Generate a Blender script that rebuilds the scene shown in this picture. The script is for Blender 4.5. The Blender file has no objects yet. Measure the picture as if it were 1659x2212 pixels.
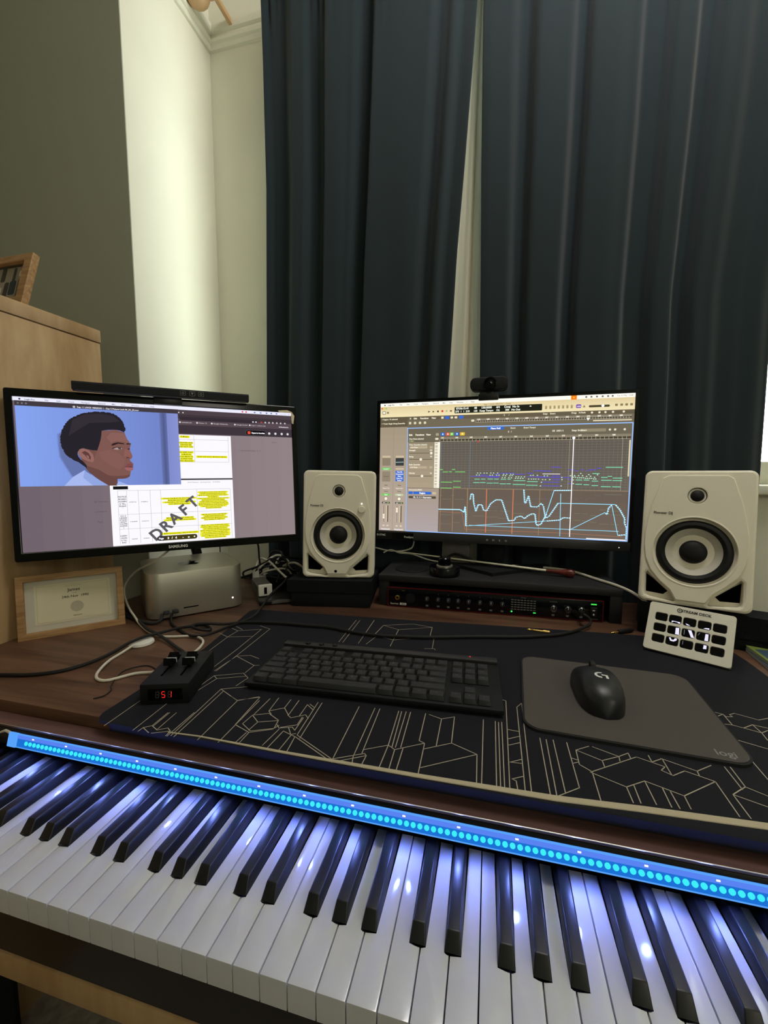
import bpy, bmesh, math, random
from mathutils import Vector, Matrix, Euler
random.seed(7)
S = 0.001            # builders work in millimetres
Z0 = 0.72            # height of the white key tops above the floor, metres
sc = bpy.context.scene

# ------------------------------------------------------------------ camera
cam_d = bpy.data.cameras.new('camera'); cam = bpy.data.objects.new('camera', cam_d)
sc.collection.objects.link(cam); sc.camera = cam
F_PX = 901.5
cam_d.sensor_fit = 'VERTICAL'; cam_d.sensor_height = 36.0
cam_d.lens = 36.0 * F_PX / 2212.0
cam_d.clip_start = 0.01; cam_d.clip_end = 50
cam.location = (-0.0008, -0.2533, 0.3845 + Z0)
cam.rotation_euler = (math.radians(90) - 0.0958, 0, 0.2484)

# ------------------------------------------------------------------ world, lights, exposure
sc.view_settings.view_transform = 'Standard'; sc.view_settings.look = 'None'
sc.view_settings.gamma = 1.0; sc.view_settings.exposure = 0.0
sc.view_settings.use_curve_mapping = False
try: sc.cycles.use_denoising = True
except Exception: pass
w = bpy.data.worlds.new('world'); sc.world = w; w.use_nodes = True
w.node_tree.nodes['Background'].inputs[0].default_value = (0.90, 1.0, 0.92, 1)
w.node_tree.nodes['Background'].inputs[1].default_value = 12.0

def area(name, loc, rot, sx, sy, power, col):
    d = bpy.data.lights.new(name, 'AREA'); d.shape = 'RECTANGLE'; d.size = sx; d.size_y = sy
    d.energy = power; d.color = col
    o = bpy.data.objects.new(name, d); sc.collection.objects.link(o); o.location = loc; o.rotation_euler = rot
    return o
# daylight standing in the window, behind the closed curtains
wl = area('window_daylight_portal', (0.09, 1.12, 0.72 + 1.02), (math.radians(-90), 0, 0), 1.46, 1.34, 1, (1, 1, 1)); wl.data.cycles.is_portal = True
# the room's ceiling lamp, and a fill light added to brighten the speaker fronts
d = bpy.data.lights.new('ceiling_lamp', 'POINT'); d.energy = 29; d.color = (1.0, 0.975, 0.97); d.shadow_soft_size = 0.2
o = bpy.data.objects.new('ceiling_lamp', d); sc.collection.objects.link(o); o.location = (0.35, 0.42, 2.74)
d = bpy.data.lights.new('speaker_fill_light', 'POINT'); d.energy = 13; d.color = (1.0, 0.93, 0.80); d.shadow_soft_size = 0.22
o = bpy.data.objects.new('speaker_fill_light', d); sc.collection.objects.link(o); o.location = (1.15, -1.15, 1.75)

# ------------------------------------------------------------------ helpers
def lin(c):
    c = c / 255.0
    return c / 12.92 if c <= 0.04045 else ((c + 0.055) / 1.055) ** 2.4
def rgb(r, g, b): return (lin(r), lin(g), lin(b), 1.0)

def M(name, col, rough=0.5, metal=0.0, spec=0.5, emit=None, strength=1.0, bump=0.0, bscale=300.0, vary=0.0, vscale=8.0, coat=0.0, sheen=0.0):
    m = bpy.data.materials.new(name); m.use_nodes = True
    nt = m.node_tree; b = nt.nodes['Principled BSDF']
    b.inputs['Base Color'].default_value = col; b.inputs['Roughness'].default_value = rough
    b.inputs['Metallic'].default_value = metal; b.inputs['Specular IOR Level'].default_value = spec
    b.inputs['Coat Weight'].default_value = coat; b.inputs['Sheen Weight'].default_value = sheen
    if emit:
        b.inputs['Emission Color'].default_value = emit; b.inputs['Emission Strength'].default_value = strength
    tc = nt.nodes.new('ShaderNodeTexCoord')
    if vary:
        n = nt.nodes.new('ShaderNodeTexNoise'); n.inputs['Scale'].default_value = vscale; n.inputs['Detail'].default_value = 5
        nt.links.new(tc.outputs['Object'], n.inputs['Vector'])
        r = nt.nodes.new('ShaderNodeMapRange'); r.inputs['From Min'].default_value = 0.3; r.inputs['From Max'].default_value = 0.7
        r.inputs['To Min'].default_value = 1 - vary; r.inputs['To Max'].default_value = 1 + vary * 0.5
        mx = nt.nodes.new('ShaderNodeMix'); mx.data_type = 'RGBA'; mx.blend_type = 'MULTIPLY'; mx.inputs[0].default_value = 1
        nt.links.new(n.outputs['Fac'], r.inputs['Value']); mx.inputs[6].default_value = col
        nt.links.new(r.outputs[0], mx.inputs[7]); nt.links.new(mx.outputs[2], b.inputs['Base Color'])
    if bump:
        n = nt.nodes.new('ShaderNodeTexNoise'); n.inputs['Scale'].default_value = bscale; n.inputs['Detail'].default_value = 3
        nt.links.new(tc.outputs['Object'], n.inputs['Vector'])
        bp = nt.nodes.new('ShaderNodeBump'); bp.inputs['Strength'].default_value = bump; bp.inputs['Distance'].default_value = 0.001
        nt.links.new(n.outputs['Fac'], bp.inputs['Height']); nt.links.new(bp.outputs[0], b.inputs['Normal'])
    return m

def WOOD(name, c1, c2, stretch=(1, 14, 14), scale=6.0, rough=0.5, spec=0.3, bump=0.05):
    m = bpy.data.materials.new(name); m.use_nodes = True; nt = m.node_tree; b = nt.nodes['Principled BSDF']
    b.inputs['Roughness'].default_value = rough; b.inputs['Specular IOR Level'].default_value = spec
    tc = nt.nodes.new('ShaderNodeTexCoord'); mp = nt.nodes.new('ShaderNodeMapping')
    mp.inputs['Scale'].default_value = stretch
    n1 = nt.nodes.new('ShaderNodeTexNoise'); n1.inputs['Scale'].default_value = scale; n1.inputs['Detail'].default_value = 9; n1.inputs['Roughness'].default_value = 0.62; n1.inputs['Distortion'].default_value = 0.6
    n2 = nt.nodes.new('ShaderNodeTexNoise'); n2.inputs['Scale'].default_value = scale * 0.22; n2.inputs['Detail'].default_value = 3; n2.inputs['Distortion'].default_value = 1.2
    ad = nt.nodes.new('ShaderNodeMath'); ad.operation = 'ADD'
    cr = nt.nodes.new('ShaderNodeValToRGB'); cr.color_ramp.elements[0].position = 0.72; cr.color_ramp.elements[1].position = 1.25
    cr.color_ramp.elements[0].position = 0.38; cr.color_ramp.elements[1].position = 0.62
    hf = nt.nodes.new('ShaderNodeMath'); hf.operation = 'MULTIPLY'; hf.inputs[1].default_value = 0.5
    cr.color_ramp.elements[0].color = c1; cr.color_ramp.elements[1].color = c2
    L = nt.links.new
    L(tc.outputs['Object'], mp.inputs[0]); L(mp.outputs[0], n1.inputs['Vector']); L(mp.outputs[0], n2.inputs['Vector'])
    L(n1.outputs['Fac'], ad.inputs[0]); L(n2.outputs['Fac'], ad.inputs[1]); L(ad.outputs[0], hf.inputs[0]); L(hf.outputs[0], cr.inputs[0])
    L(cr.outputs[0], b.inputs['Base Color'])
    bp = nt.nodes.new('ShaderNodeBump'); bp.inputs['Strength'].default_value = bump; bp.inputs['Distance'].default_value = 0.001
    L(n1.outputs['Fac'], bp.inputs['Height']); L(bp.outputs[0], b.inputs['Normal'])
    return m

def EM(name, col, strength=1.0):
    m = bpy.data.materials.new(name); m.use_nodes = True; nt = m.node_tree; nt.nodes.clear()
    e = nt.nodes.new('ShaderNodeEmission'); e.inputs[0].default_value = col; e.inputs[1].default_value = strength
    o = nt.nodes.new('ShaderNodeOutputMaterial'); nt.links.new(e.outputs[0], o.inputs[0]); return m

def GLASS(name, tint=(1, 1, 1, 1)):
    m = bpy.data.materials.new(name); m.use_nodes = True; nt = m.node_tree; nt.nodes.clear()
    t = nt.nodes.new('ShaderNodeBsdfTransparent'); t.inputs[0].default_value = tint
    g = nt.nodes.new('ShaderNodeBsdfGlossy'); g.inputs['Roughness'].default_value = 0.03
    lw = nt.nodes.new('ShaderNodeLayerWeight'); lw.inputs[0].default_value = 0.5
    pw = nt.nodes.new('ShaderNodeMath'); pw.operation = 'POWER'; pw.inputs[1].default_value = 5
    f = nt.nodes.new('ShaderNodeMath'); f.operation = 'MULTIPLY_ADD'; f.inputs[1].default_value = 0.9; f.inputs[2].default_value = 0.03
    nt.links.new(lw.outputs['Facing'], pw.inputs[0]); nt.links.new(pw.outputs[0], f.inputs[0])
    mx = nt.nodes.new('ShaderNodeMixShader'); o = nt.nodes.new('ShaderNodeOutputMaterial')
    nt.links.new(f.outputs[0], mx.inputs[0]); nt.links.new(t.outputs[0], mx.inputs[1]); nt.links.new(g.outputs[0], mx.inputs[2])
    nt.links.new(mx.outputs[0], o.inputs[0]); return m

def screen_mat():
    m = bpy.data.materials.new('lit_screen'); m.use_nodes = True; nt = m.node_tree; nt.nodes.clear()
    a = nt.nodes.new('ShaderNodeAttribute'); a.attribute_name = 'Col'
    e = nt.nodes.new('ShaderNodeEmission'); o = nt.nodes.new('ShaderNodeOutputMaterial')
    nt.links.new(a.outputs['Color'], e.inputs[0]); nt.links.new(e.outputs[0], o.inputs[0]); return m

# colours and surfaces
MAT = {
 'cream_wall': M('cream_wall_paint', rgb(228, 226, 208), 0.75, spec=0.2, vary=0.05, vscale=3, bump=0.1, bscale=60),
 'green_wall': M('sage_green_paint', rgb(168, 171, 150), 0.8, spec=0.2, bump=0.1, bscale=80),
 'ceiling': M('ceiling_paint', rgb(225, 222, 210), 0.9, spec=0.1),
 'floor': M('grey_carpet', rgb(170, 162, 148), 0.95, spec=0.1, vary=0.3, vscale=60, bump=0.4, bscale=500),
 'white_gloss': M('white_gloss_paint', rgb(232, 230, 212), 0.35, spec=0.4, vary=0.04, vscale=12),
 'oak': WOOD('light_oak_veneer', rgb(160, 126, 86), rgb(206, 176, 134), stretch=(3, 3, 0.5), scale=5, rough=0.55),
 'oak_frame': WOOD('oak_frame_wood', rgb(142, 104, 64), rgb(190, 152, 106), stretch=(2, 20, 20), scale=8, rough=0.5),
 'walnut': WOOD('walnut_desk_top', rgb(66, 44, 33), rgb(116, 84, 64), stretch=(1.2, 16, 16), scale=4.5, rough=0.42, spec=0.35),
 'rosewood': WOOD('rosewood_piano_case', rgb(84, 60, 58), rgb(122, 92, 86), stretch=(0.8, 20, 20), scale=4, rough=0.38, spec=0.4),
 'curtain': M('dark_teal_curtain_cloth', rgb(40, 50, 54), 0.9, spec=0.1, bump=0.25, bscale=900, sheen=0.15),
 'lining': M('cream_curtain_lining', rgb(214, 206, 182), 0.85, spec=0.1, bump=0.2, bscale=700),
 'pole': M('pale_wood_pole', rgb(196, 160, 118), 0.5),
 'ivory': M('ivory_white_key', rgb(201, 204, 211), 0.16, spec=0.5, vary=0.05, vscale=25),
 'ebony': M('black_key_satin', rgb(16, 17, 20), 0.4, spec=0.5),
 'piano_black': M('piano_black_gloss', rgb(11, 12, 17), 0.14, spec=0.3),
 'piano_felt': M('piano_slot_black', rgb(10, 10, 12), 0.9, spec=0.1),
 'black_plastic': M('black_plastic', rgb(18, 18, 20), 0.35, spec=0.4),
 'black_gloss': M('glossy_black_plastic', rgb(8, 8, 10), 0.12, spec=0.2),
 'black_matte': M('matte_black_plastic', rgb(22, 23, 26), 0.6, spec=0.25, bump=0.1, bscale=800),
 'dark_grey': M('dark_grey_metal', rgb(58, 58, 60), 0.42, metal=0.4),
 'keycap': M('charcoal_keycap', rgb(42, 43, 46), 0.5, spec=0.35),
 'legend': M('keycap_legend', rgb(130, 128, 126), 0.6),
 'mat_cloth': M('black_desk_mat_cloth', rgb(30, 30, 36), 0.85, spec=0.15, bump=0.35, bscale=1500),
 'mat_line': M('beige_printed_line', rgb(176, 168, 148), 0.8, spec=0.1),
 'mat_trim': M('beige_mat_edge', rgb(186, 176, 150), 0.85, spec=0.1, bump=0.4, bscale=900),
 'pad_grey': M('grey_mouse_pad_cloth', rgb(84, 80, 76), 0.85, spec=0.15, bump=0.35, bscale=1500),
 'pad_edge': M('dark_mouse_pad_edge', rgb(40, 40, 42), 0.8, spec=0.2),
 'mouse': M('mouse_black_plastic', rgb(30, 32, 36), 0.38, spec=0.45),
 'foam': M('charcoal_foam', rgb(32, 33, 35), 0.95, spec=0.05, bump=0.8, bscale=700, vary=0.2, vscale=200),
 'spk_white': M('white_speaker_shell', rgb(243, 236, 216), 0.5, spec=0.3, bump=0.25, bscale=900),
 'cone': M('pale_grey_cone', rgb(205, 200, 186), 0.55, spec=0.25),
 'rubber': M('black_rubber', rgb(22, 22, 23), 0.6, spec=0.3),
 'hole': M('deep_black', rgb(6, 6, 6), 0.9, spec=0.0),
 'alu': M('silver_aluminium', rgb(190, 186, 172), 0.38, metal=0.75, bump=0.1, bscale=2500),
 'chrome': M('chrome', rgb(200, 200, 200), 0.15, metal=1.0),
 'gold': M('gold_plated_metal', rgb(226, 190, 110), 0.22, metal=1.0),
 'riser': M('black_riser_board', rgb(38, 38, 40), 0.5, spec=0.35, bump=0.1, bscale=300),
 'red_metal': M('red_anodised_metal', rgb(140, 28, 36), 0.3, metal=0.5),
 'paper': M('cream_paper', rgb(226, 216, 186), 0.85, spec=0.1),
 'mount': M('grey_white_mount', rgb(206, 200, 184), 0.85, spec=0.1),
 'ink': M('dark_ink', rgb(60, 54, 48), 0.8, spec=0.1),
 'faint': M('faint_grey_ink', rgb(190, 182, 156), 0.8, spec=0.1),
 'white_plastic': M('white_plastic', rgb(228, 226, 216), 0.4, spec=0.4),
 'white_cable': M('white_cable_jacket', rgb(214, 208, 192), 0.5, spec=0.3),
 'black_cable': M('black_cable_jacket', rgb(24, 23, 22), 0.55, spec=0.3),
 'braid': M('dark_grey_braid', rgb(50, 50, 50), 0.8, spec=0.2, bump=0.8, bscale=1500),
 'baton_white': M('ivory_baton_shaft', rgb(238, 232, 206), 0.4),
 'maroon': WOOD('maroon_wood', rgb(70, 22, 20), rgb(116, 44, 36), stretch=(2, 30, 30), scale=20, rough=0.25, spec=0.5),
 'grey_plastic': M('grey_plastic', rgb(104, 102, 98), 0.5, spec=0.3, vary=0.2, vscale=40),
 'label_white': M('white_print', rgb(225, 225, 220), 0.5),
 'label_grey': M('grey_print', rgb(120, 120, 118), 0.5),
 'label_black': M('black_print', rgb(34, 32, 30), 0.5),
 'deck_white': M('deck_white_plastic', rgb(226, 222, 206), 0.42, spec=0.35),
 'sleeve': EM('blue_lit_sleeve', (0.012, 0.165, 0.66, 1), 1.0),
 'sleeve_edge': EM('blue_lit_sleeve_edge', (0.10, 0.36, 0.95, 1), 1.0),
 'sleeve_light': EM('pale_blue_lit_sleeve', (0.10, 0.23, 0.88, 1), 1.0),
 'led': EM('cyan_led_light', (0.05, 0.86, 0.95, 1), 1.0),
 'red_led': EM('red_display_light', (1.6, 0.03, 0.02, 1), 1.0),
 'green_led': EM('green_indicator_light', (0.08, 1.1, 0.12, 1), 1.0),
 'white_led': EM('white_indicator_light', (1.2, 1.2, 1.1, 1), 1.0),
 'key_light': EM('pale_violet_key_light', (0.86, 0.82, 1.1, 1), 1.0),
 'dim_key_light': EM('dim_key_light', (0.16, 0.17, 0.2, 1), 1.0),
 'glass': GLASS('clear_glass'),
 'screen': screen_mat(),
 'tape': M('peeling_tape', rgb(222, 206, 176), 0.4),
 'photo_dark': M('photo_print_dark', rgb(60, 54, 46), 0.4), 'photo_pale': M('photo_print_pale', rgb(150, 138, 122), 0.4), 'photo_blue': M('photo_print_blue', rgb(44, 52, 60), 0.4),
 'mag_green': M('magazine_green', rgb(130, 150, 70), 0.35), 'mag_blue': M('magazine_blue', rgb(70, 86, 110), 0.35), 'mag_white': M('magazine_white', rgb(210, 212, 200), 0.35),
}

class MB:
    """collects geometry in millimetres; material slots by name"""
    def __init__(s): s.v = []; s.f = []; s.m = []; s.ms = []
    def mi(s, m):
        if m not in s.ms: s.ms.append(m)
        return s.ms.index(m)
    def add(s, vs, fs, m, xf=None):
        o = len(s.v); i = s.mi(m)
        for v in vs:
            v = Vector(v)
            s.v.append(xf @ v if xf else v)
        for f in fs: s.f.append([o + k for k in f]); s.m.append(i)
        return s
    def box(s, x0, x1, y0, y1, z0, z1, m, bev=0, seg=2, xf=None, vert=None):
        bm = bmesh.new(); bmesh.ops.create_cube(bm, size=1)
        for v in bm.verts:
            v.co = Vector(((x0 + x1) / 2 + v.co.x * (x1 - x0), (y0 + y1) / 2 + v.co.y * (y1 - y0), (z0 + z1) / 2 + v.co.z * (z1 - z0)))
        if vert:   # round the four edges parallel to an axis first
            ax, r, sg = vert
            es = [e for e in bm.edges if abs((e.verts[0].co - e.verts[1].co).normalized()[ax]) > 0.9]
            bmesh.ops.bevel(bm, geom=es, offset=r, segments=sg, affect='EDGES', profile=0.5)
        if bev:
            es = [e for e in bm.edges if len(e.link_faces) == 2 and e.calc_face_angle(0) > 0.6]
            bmesh.ops.bevel(bm, geom=es, offset=bev, segments=seg, affect='EDGES', profile=0.5)
        s.bmesh(bm, m, xf); return s
    def bmesh(s, bm, m, xf=None):
        bm.verts.index_update()
        s.add([v.co.copy() for v in bm.verts], [[v.index for v in f.verts] for f in bm.faces], m, xf); bm.free()
    def prism(s, pts, a0, a1, axis, m, xf=None):
        """polygon pts extruded a0..a1 along axis (0: pts are y,z; 1: x,z; 2: x,y)"""
        n = len(pts)
        def mk(p, a): return {0: (a, p[0], p[1]), 1: (p[0], a, p[1]), 2: (p[0], p[1], a)}[axis]
        vs = [mk(p, a0) for p in pts] + [mk(p, a1) for p in pts]
        ar = sum(pts[i][0] * pts[(i + 1) % n][1] - pts[(i + 1) % n][0] * pts[i][1] for i in range(n))
        flip = (ar > 0) == (axis != 1)
        fs = [list(range(n)), list(range(n, 2 * n))[::-1]] + [[i, i + n, (i + 1) % n + n, (i + 1) % n] for i in range(n)]
        if flip: fs = [f[::-1] for f in fs]
        if a1 < a0: fs = [f[::-1] for f in fs]
        return s.add(vs, fs, m, xf)
    def lathe(s, prof, m, axis='Z', n=32, xf=None, c=(0, 0, 0), cap=True):
        """prof: (radius, height) pairs"""
        vs = []; fs = []
        k = len(prof)
        for i in range(n):
            a = 2 * math.pi * i / n
            for r, h in prof:
                x, y = r * math.cos(a), r * math.sin(a)
                p = {'Z': (x, y, h), 'Y': (x, h, y), 'X': (h, x, y)}[axis]
                vs.append((p[0] + c[0], p[1] + c[1], p[2] + c[2]))
        for i in range(n):
            j = (i + 1) % n
            for t in range(k - 1):
                q = [i * k + t, j * k + t, j * k + t + 1, i * k + t + 1]
                if axis in ('Y',): q = q[::-1]
                fs.append(q)
        b = len(s.v)
        s.add(vs, fs, m, xf)
        # caps where the profile does not reach the axis
        for t, fl in ((0, True), (k - 1, False)):
            if cap and prof[t][0] > 1e-6:
                f = [b + i * k + t for i in range(n)]
                if (fl) != (axis == 'Y'): f = f[::-1]
                s.f.append(f); s.m.append(s.mi(m))
        return s
    def tube(s, pts, r, m, n=8, smooth=True, step=6, r1=None):
        P = [Vector(p) for p in pts]
        if smooth and len(P) > 2:
            Q = []
            for i in range(len(P) - 1):
                p0 = P[max(i - 1, 0)]; p1 = P[i]; p2 = P[i + 1]; p3 = P[min(i + 2, len(P) - 1)]
                k = max(2, min(10, int((p2 - p1).length / step)))
                for t in range(k):
                    u = t / k
                    Q.append(0.5 * ((2 * p1) + (p2 - p0) * u + (2 * p0 - 5 * p1 + 4 * p2 - p3) * u * u + (3 * p1 - p0 - 3 * p2 + p3) * u ** 3))
            Q.append(P[-1]); P = Q
        vs = []; fs = []; up = None
        for i, p in enumerate(P):
            d = (P[min(i + 1, len(P) - 1)] - P[max(i - 1, 0)]).normalized()
            if up is None: up = d.orthogonal().normalized()
            up = (up - d * up.dot(d)); up = up.normalized() if up.length > 1e-6 else d.orthogonal().normalized()
            sd = d.cross(up)
            rr = r if r1 is None else r + (r1 - r) * i / (len(P) - 1)
            for k in range(n):
                a = 2 * math.pi * k / n
                vs.append(p + (up * math.cos(a) + sd * math.sin(a)) * rr)
        for i in range(len(P) - 1):
            for k in range(n):
                j = (k + 1) % n
                fs.append([i * n + k, i * n + j, (i + 1) * n + j, (i + 1) * n + k])
        fs.append(list(range(n))[::-1]); fs.append([(len(P) - 1) * n + k for k in range(n)])
        return s.add(vs, fs, m)
    def curve(s, m, xf, loops=None, text=None, size=10, th=0, bev=0, align='CENTER', bold=0.0, spacing=1.0):
        """filled 2-D outlines (first outer, others holes) or text -> flat or extruded mesh; lies in the local xy plane"""
        vs, fs = fill2d(loops, text, size, th, bev, align, bold, spacing)
        return s.add(vs, fs, m, xf)
    def build(s, name, parent=None, world=False, smooth=35):
        me = bpy.data.meshes.new(name)
        off = Vector((0, 0, 0))
        if world:   # geometry was given in room coordinates: put the origin at the bottom centre
            xs = [v.x for v in s.v]; ys = [v.y for v in s.v]; zs = [v.z for v in s.v]
            off = Vector(((min(xs) + max(xs)) / 2, (min(ys) + max(ys)) / 2, min(zs)))
        me.from_pydata([(v - off) * S for v in s.v], [], s.f)
        for m in s.ms: me.materials.append(MAT[m])
        me.polygons.foreach_set('material_index', s.m)
        me.validate()
        me.polygons.foreach_set('use_smooth', [True] * len(me.polygons))
        me.set_sharp_from_angle(angle=math.radians(smooth))
        me.update()
        o = bpy.data.objects.new(name, me); sc.collection.objects.link(o)
        if parent: o.parent = parent
        if world: o.location = off * S + (Vector((0, 0, Z0)) if not parent else Vector((0, 0, 0)))
        return o

_fc = {}
def fill2d(loops, text, size, th, bev, align, bold, spacing=1.0):
    key = (str(loops), text, size, th, bev, align, bold, spacing)
    if key in _fc: return _fc[key]
    if text is not None:
        cu = bpy.data.curves.new('t', 'FONT'); cu.body = text; cu.size = size; cu.align_x = align; cu.offset = bold; cu.space_character = spacing
        cu.resolution_u = 3
    else:
        cu = bpy.data.curves.new('c', 'CURVE'); cu.dimensions = '2D'; cu.fill_mode = 'BOTH'; cu.resolution_u = 2
        for lp in loops:
            sp = cu.splines.new('POLY'); sp.points.add(len(lp) - 1); sp.use_cyclic_u = True
            for i, p in enumerate(lp): sp.points[i].co = (p[0], p[1], 0, 1)
    cu.extrude = max(0, th / 2 - bev); cu.bevel_depth = bev; cu.bevel_resolution = 1
    if bev: cu.offset = -bev
    ob = bpy.data.objects.new('t', cu); sc.collection.objects.link(ob)
    dg = bpy.context.evaluated_depsgraph_get(); ev = ob.evaluated_get(dg); me = ev.to_mesh()
    vs = [tuple(v.co) for v in me.vertices]; fs = [list(p.vertices) for p in me.polygons]
    ev.to_mesh_clear(); bpy.data.objects.remove(ob); bpy.data.curves.remove(cu)
    _fc[key] = (vs, fs); return vs, fs

def circ(cx, cy, r, n=48, r2=None): return [(cx + r * math.cos(2 * math.pi * i / n), cy + (r2 or r) * math.sin(2 * math.pi * i / n)) for i in range(n)]
def rrect(x0, x1, y0, y1, r, n=5):
    p = []
    for cx, cy, a0 in ((x1 - r, y1 - r, 0), (x0 + r, y1 - r, 90), (x0 + r, y0 + r, 180), (x1 - r, y0 + r, 270)):
        for i in range(n + 1):
            a = math.radians(a0 + 90 * i / n); p.append((cx + r * math.cos(a), cy + r * math.sin(a)))
    return p
# flat-work frames: 2-D shapes stand upright facing the front (-y), or lie face up
def FRONT(y=0): return Matrix(((1, 0, 0, 0), (0, 0, 1, y), (0, 1, 0, 0), (0, 0, 0, 1)))   # (u,v,h) -> (u, y+h, v)
def UP(z=0, x=0, y=0, a=0): return Matrix.Translation((x, y, z)) @ Matrix.Rotation(a, 4, 'Z')

def W(x, y, z): return Vector((x * S, y * S, z * S + Z0))
def tag(o, label=None, cat=None, group=None, kind=None):
    if label: o['label'] = label
    if cat: o['category'] = cat
    if group: o['group'] = group
    if kind: o['kind'] = kind
    return o
def thing(name, label, cat, loc, yaw=0, tilt=0, roll=0, group=None):
    o = bpy.data.objects.new(name, None); sc.collection.objects.link(o); o.empty_display_size = 0.02
    o.location = W(*loc); o.rotation_euler = (-tilt, -roll, yaw)
    return tag(o, label, cat, group)
def struct(name, mb): return tag(mb.build(name, world=True), kind='structure')
MAT_LINES = [[(-522,451),(-491,436),(-447,451)],[(-491,436),(-485,372)],[(-491,436),(-490,469),(-448,488),(-440,392),(-436,308)],[(-461,505),(-432,494),(-425,366),(-424,308)],[(-510,478),(-490,469)],[(-508,490),(-485,477)],[(-509,510),(-480,518)],[(-427,308),(-424,365),(-403,374),(-381,366)],[(-424,365),(-375,341),(-367,344)],[(-375,341),(-375,315)],[(-418,243),(-417,294),(-377,313),(-361,301),(-365,275)],[(-417,294),(-407,287),(-367,305)],[(-407,287),(-413,242)],[(-347,277),(-381,261),(-372,150)],[(-374,256),(-367,149)],[(-381,261),(-339,239),(-315,256)],[(-339,239),(-335,151)],[(-309,247),(-308,153)],[(-472,205),(-469,146)],[(-430,208),(-426,147)],[(-412,190),(-410,161)],[(-410,191),(-408,160)],[(-418,147),(-418,155),(-410,161),(-397,155),(-387,162),(-379,157),(-378,148)],[(-418,155),(-403,148)],[(-399,148),(-380,157)],[(-401,193),(-398,157)],[(-378,199),(-376,148)],[(-354,247),(-340,240),(-313,255),(-309,189),(-283,179),(-258,192),(-254,201)],[(-283,179),(-283,157)],[(-286,178),(-288,157)],[(-297,255),(-298,215)],[(-286,260),(-283,227)],[(-301,193),(-299,213),(-280,222),(-260,211),(-257,194),(-283,182),(-301,193)],[(-299,213),(-284,201),(-286,183)],[(-284,201),(-261,210)],[(-276,221),(-283,227),(-266,239),(-253,225)],[(-266,239),(-267,260)],[(-254,225),(-247,220),(-231,231),(-224,224)],[(-255,261),(-253,226)],[(-239,254),(-238,226)],[(-239,254),(-226,244)],[(-236,256),(-227,250)],[(-227,263),(-223,189),(-166,159),(-133,177),(-130,174),(-164,154),(-223,185),(-243,192)],[(-221,263),(-217,184)],[(-231,224),(-230,197),(-236,202),(-251,196),(-257,202)],[(-250,198),(-232,208),(-233,225)],[(-240,200),(-231,188),(-226,191)],[(-243,192),(-246,158)],[(-250,194),(-254,161)],[(-230,187),(-231,159)],[(-224,185),(-221,159)],[(-168,267),(-165,159)],[(-146,269),(-144,170)],[(-139,269),(-136,177)],[(-144,169),(-141,155)],[(-130,174),(-131,155)],[(-136,183),(-110,198),(-101,192),(-69,212),(-76,215)],[(-110,198),(-111,156)],[(-101,192),(-100,157)],[(-92,196),(-92,156)],[(-113,270),(-110,198)],[(-109,270),(-105,195)],[(-103,271),(-101,196)],[(-97,271),(-95,198)],[(-77,273),(-76,215)],[(-69,212),(-68,158)],[(-72,272),(-55,266),(-39,275),(-38,220)],[(-55,266),(-55,211)],[(-69,201),(-38,220),(-8,207),(-67,170)],[(-8,207),(-7,157)],[(-2,278),(-2,159)],[(13,278),(13,160)],[(17,277),(17,160)],[(21,278),(21,160)],[(22,334),(28,332),(26,160)],[(-276,586),(-272,467)],[(-268,588),(-264,467)],[(-238,596),(-234,469)],[(-208,519),(-219,470)],[(-216,517),(-211,571),(-152,594),(-110,585),(-175,555),(-211,571)],[(-216,517),(-174,501),(-110,534)],[(-175,555),(-173,472)],[(-110,585),(-108,535)],[(-99,529),(-96,480)],[(-110,477),(-92,481),(-90,476)],[(49,331),(42,319),(41,158)],[(49,331),(47,159)],[(28,264),(41,263)],[(28,245),(42,254)],[(28,233),(41,241)],[(28,203),(41,211)],[(28,203),(40,204)],[(41,184),(29,177),(33,175),(34,159),(41,163)],[(65,256),(65,160)],[(72,255),(71,163)],[(80,256),(80,171)],[(95,255),(95,181),(71,163),(78,161)],[(119,254),(103,243),(102,218),(112,210)],[(111,208),(167,247),(192,237),(186,230),(195,224),(210,235),(234,225),(194,195),(163,208),(142,194),(111,208)],[(123,254),(148,243),(128,231),(103,243)],[(128,231),(128,221)],[(148,243),(147,235)],[(148,243),(160,252),(160,243)],[(96,227),(102,225)],[(95,218),(102,222)],[(113,209),(112,168)],[(142,194),(142,173)],[(150,198),(149,174)],[(163,207),(163,176)],[(177,201),(176,176)],[(183,198),(183,176)],[(194,195),(193,178)],[(181,253),(181,242),(194,251),(194,225)],[(193,251),(223,238),(242,252)],[(223,238),(222,231)],[(234,225),(233,179)],[(255,253),(255,219)],[(261,254),(260,224)],[(242,179),(242,209),(255,220),(260,224),(275,215)],[(242,209),(266,199)],[(294,373),(307,369),(306,344),(293,344)],[(294,359),(307,369),(308,363),(316,365),(315,370),(323,375),(345,365),(360,373)],[(295,362),(295,343)],[(306,344),(332,334),(343,342)],[(316,340),(331,351),(332,334),(330,319)],[(331,351),(346,347)],[(291,312),(320,300)],[(291,311),(289,242)]]
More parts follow.
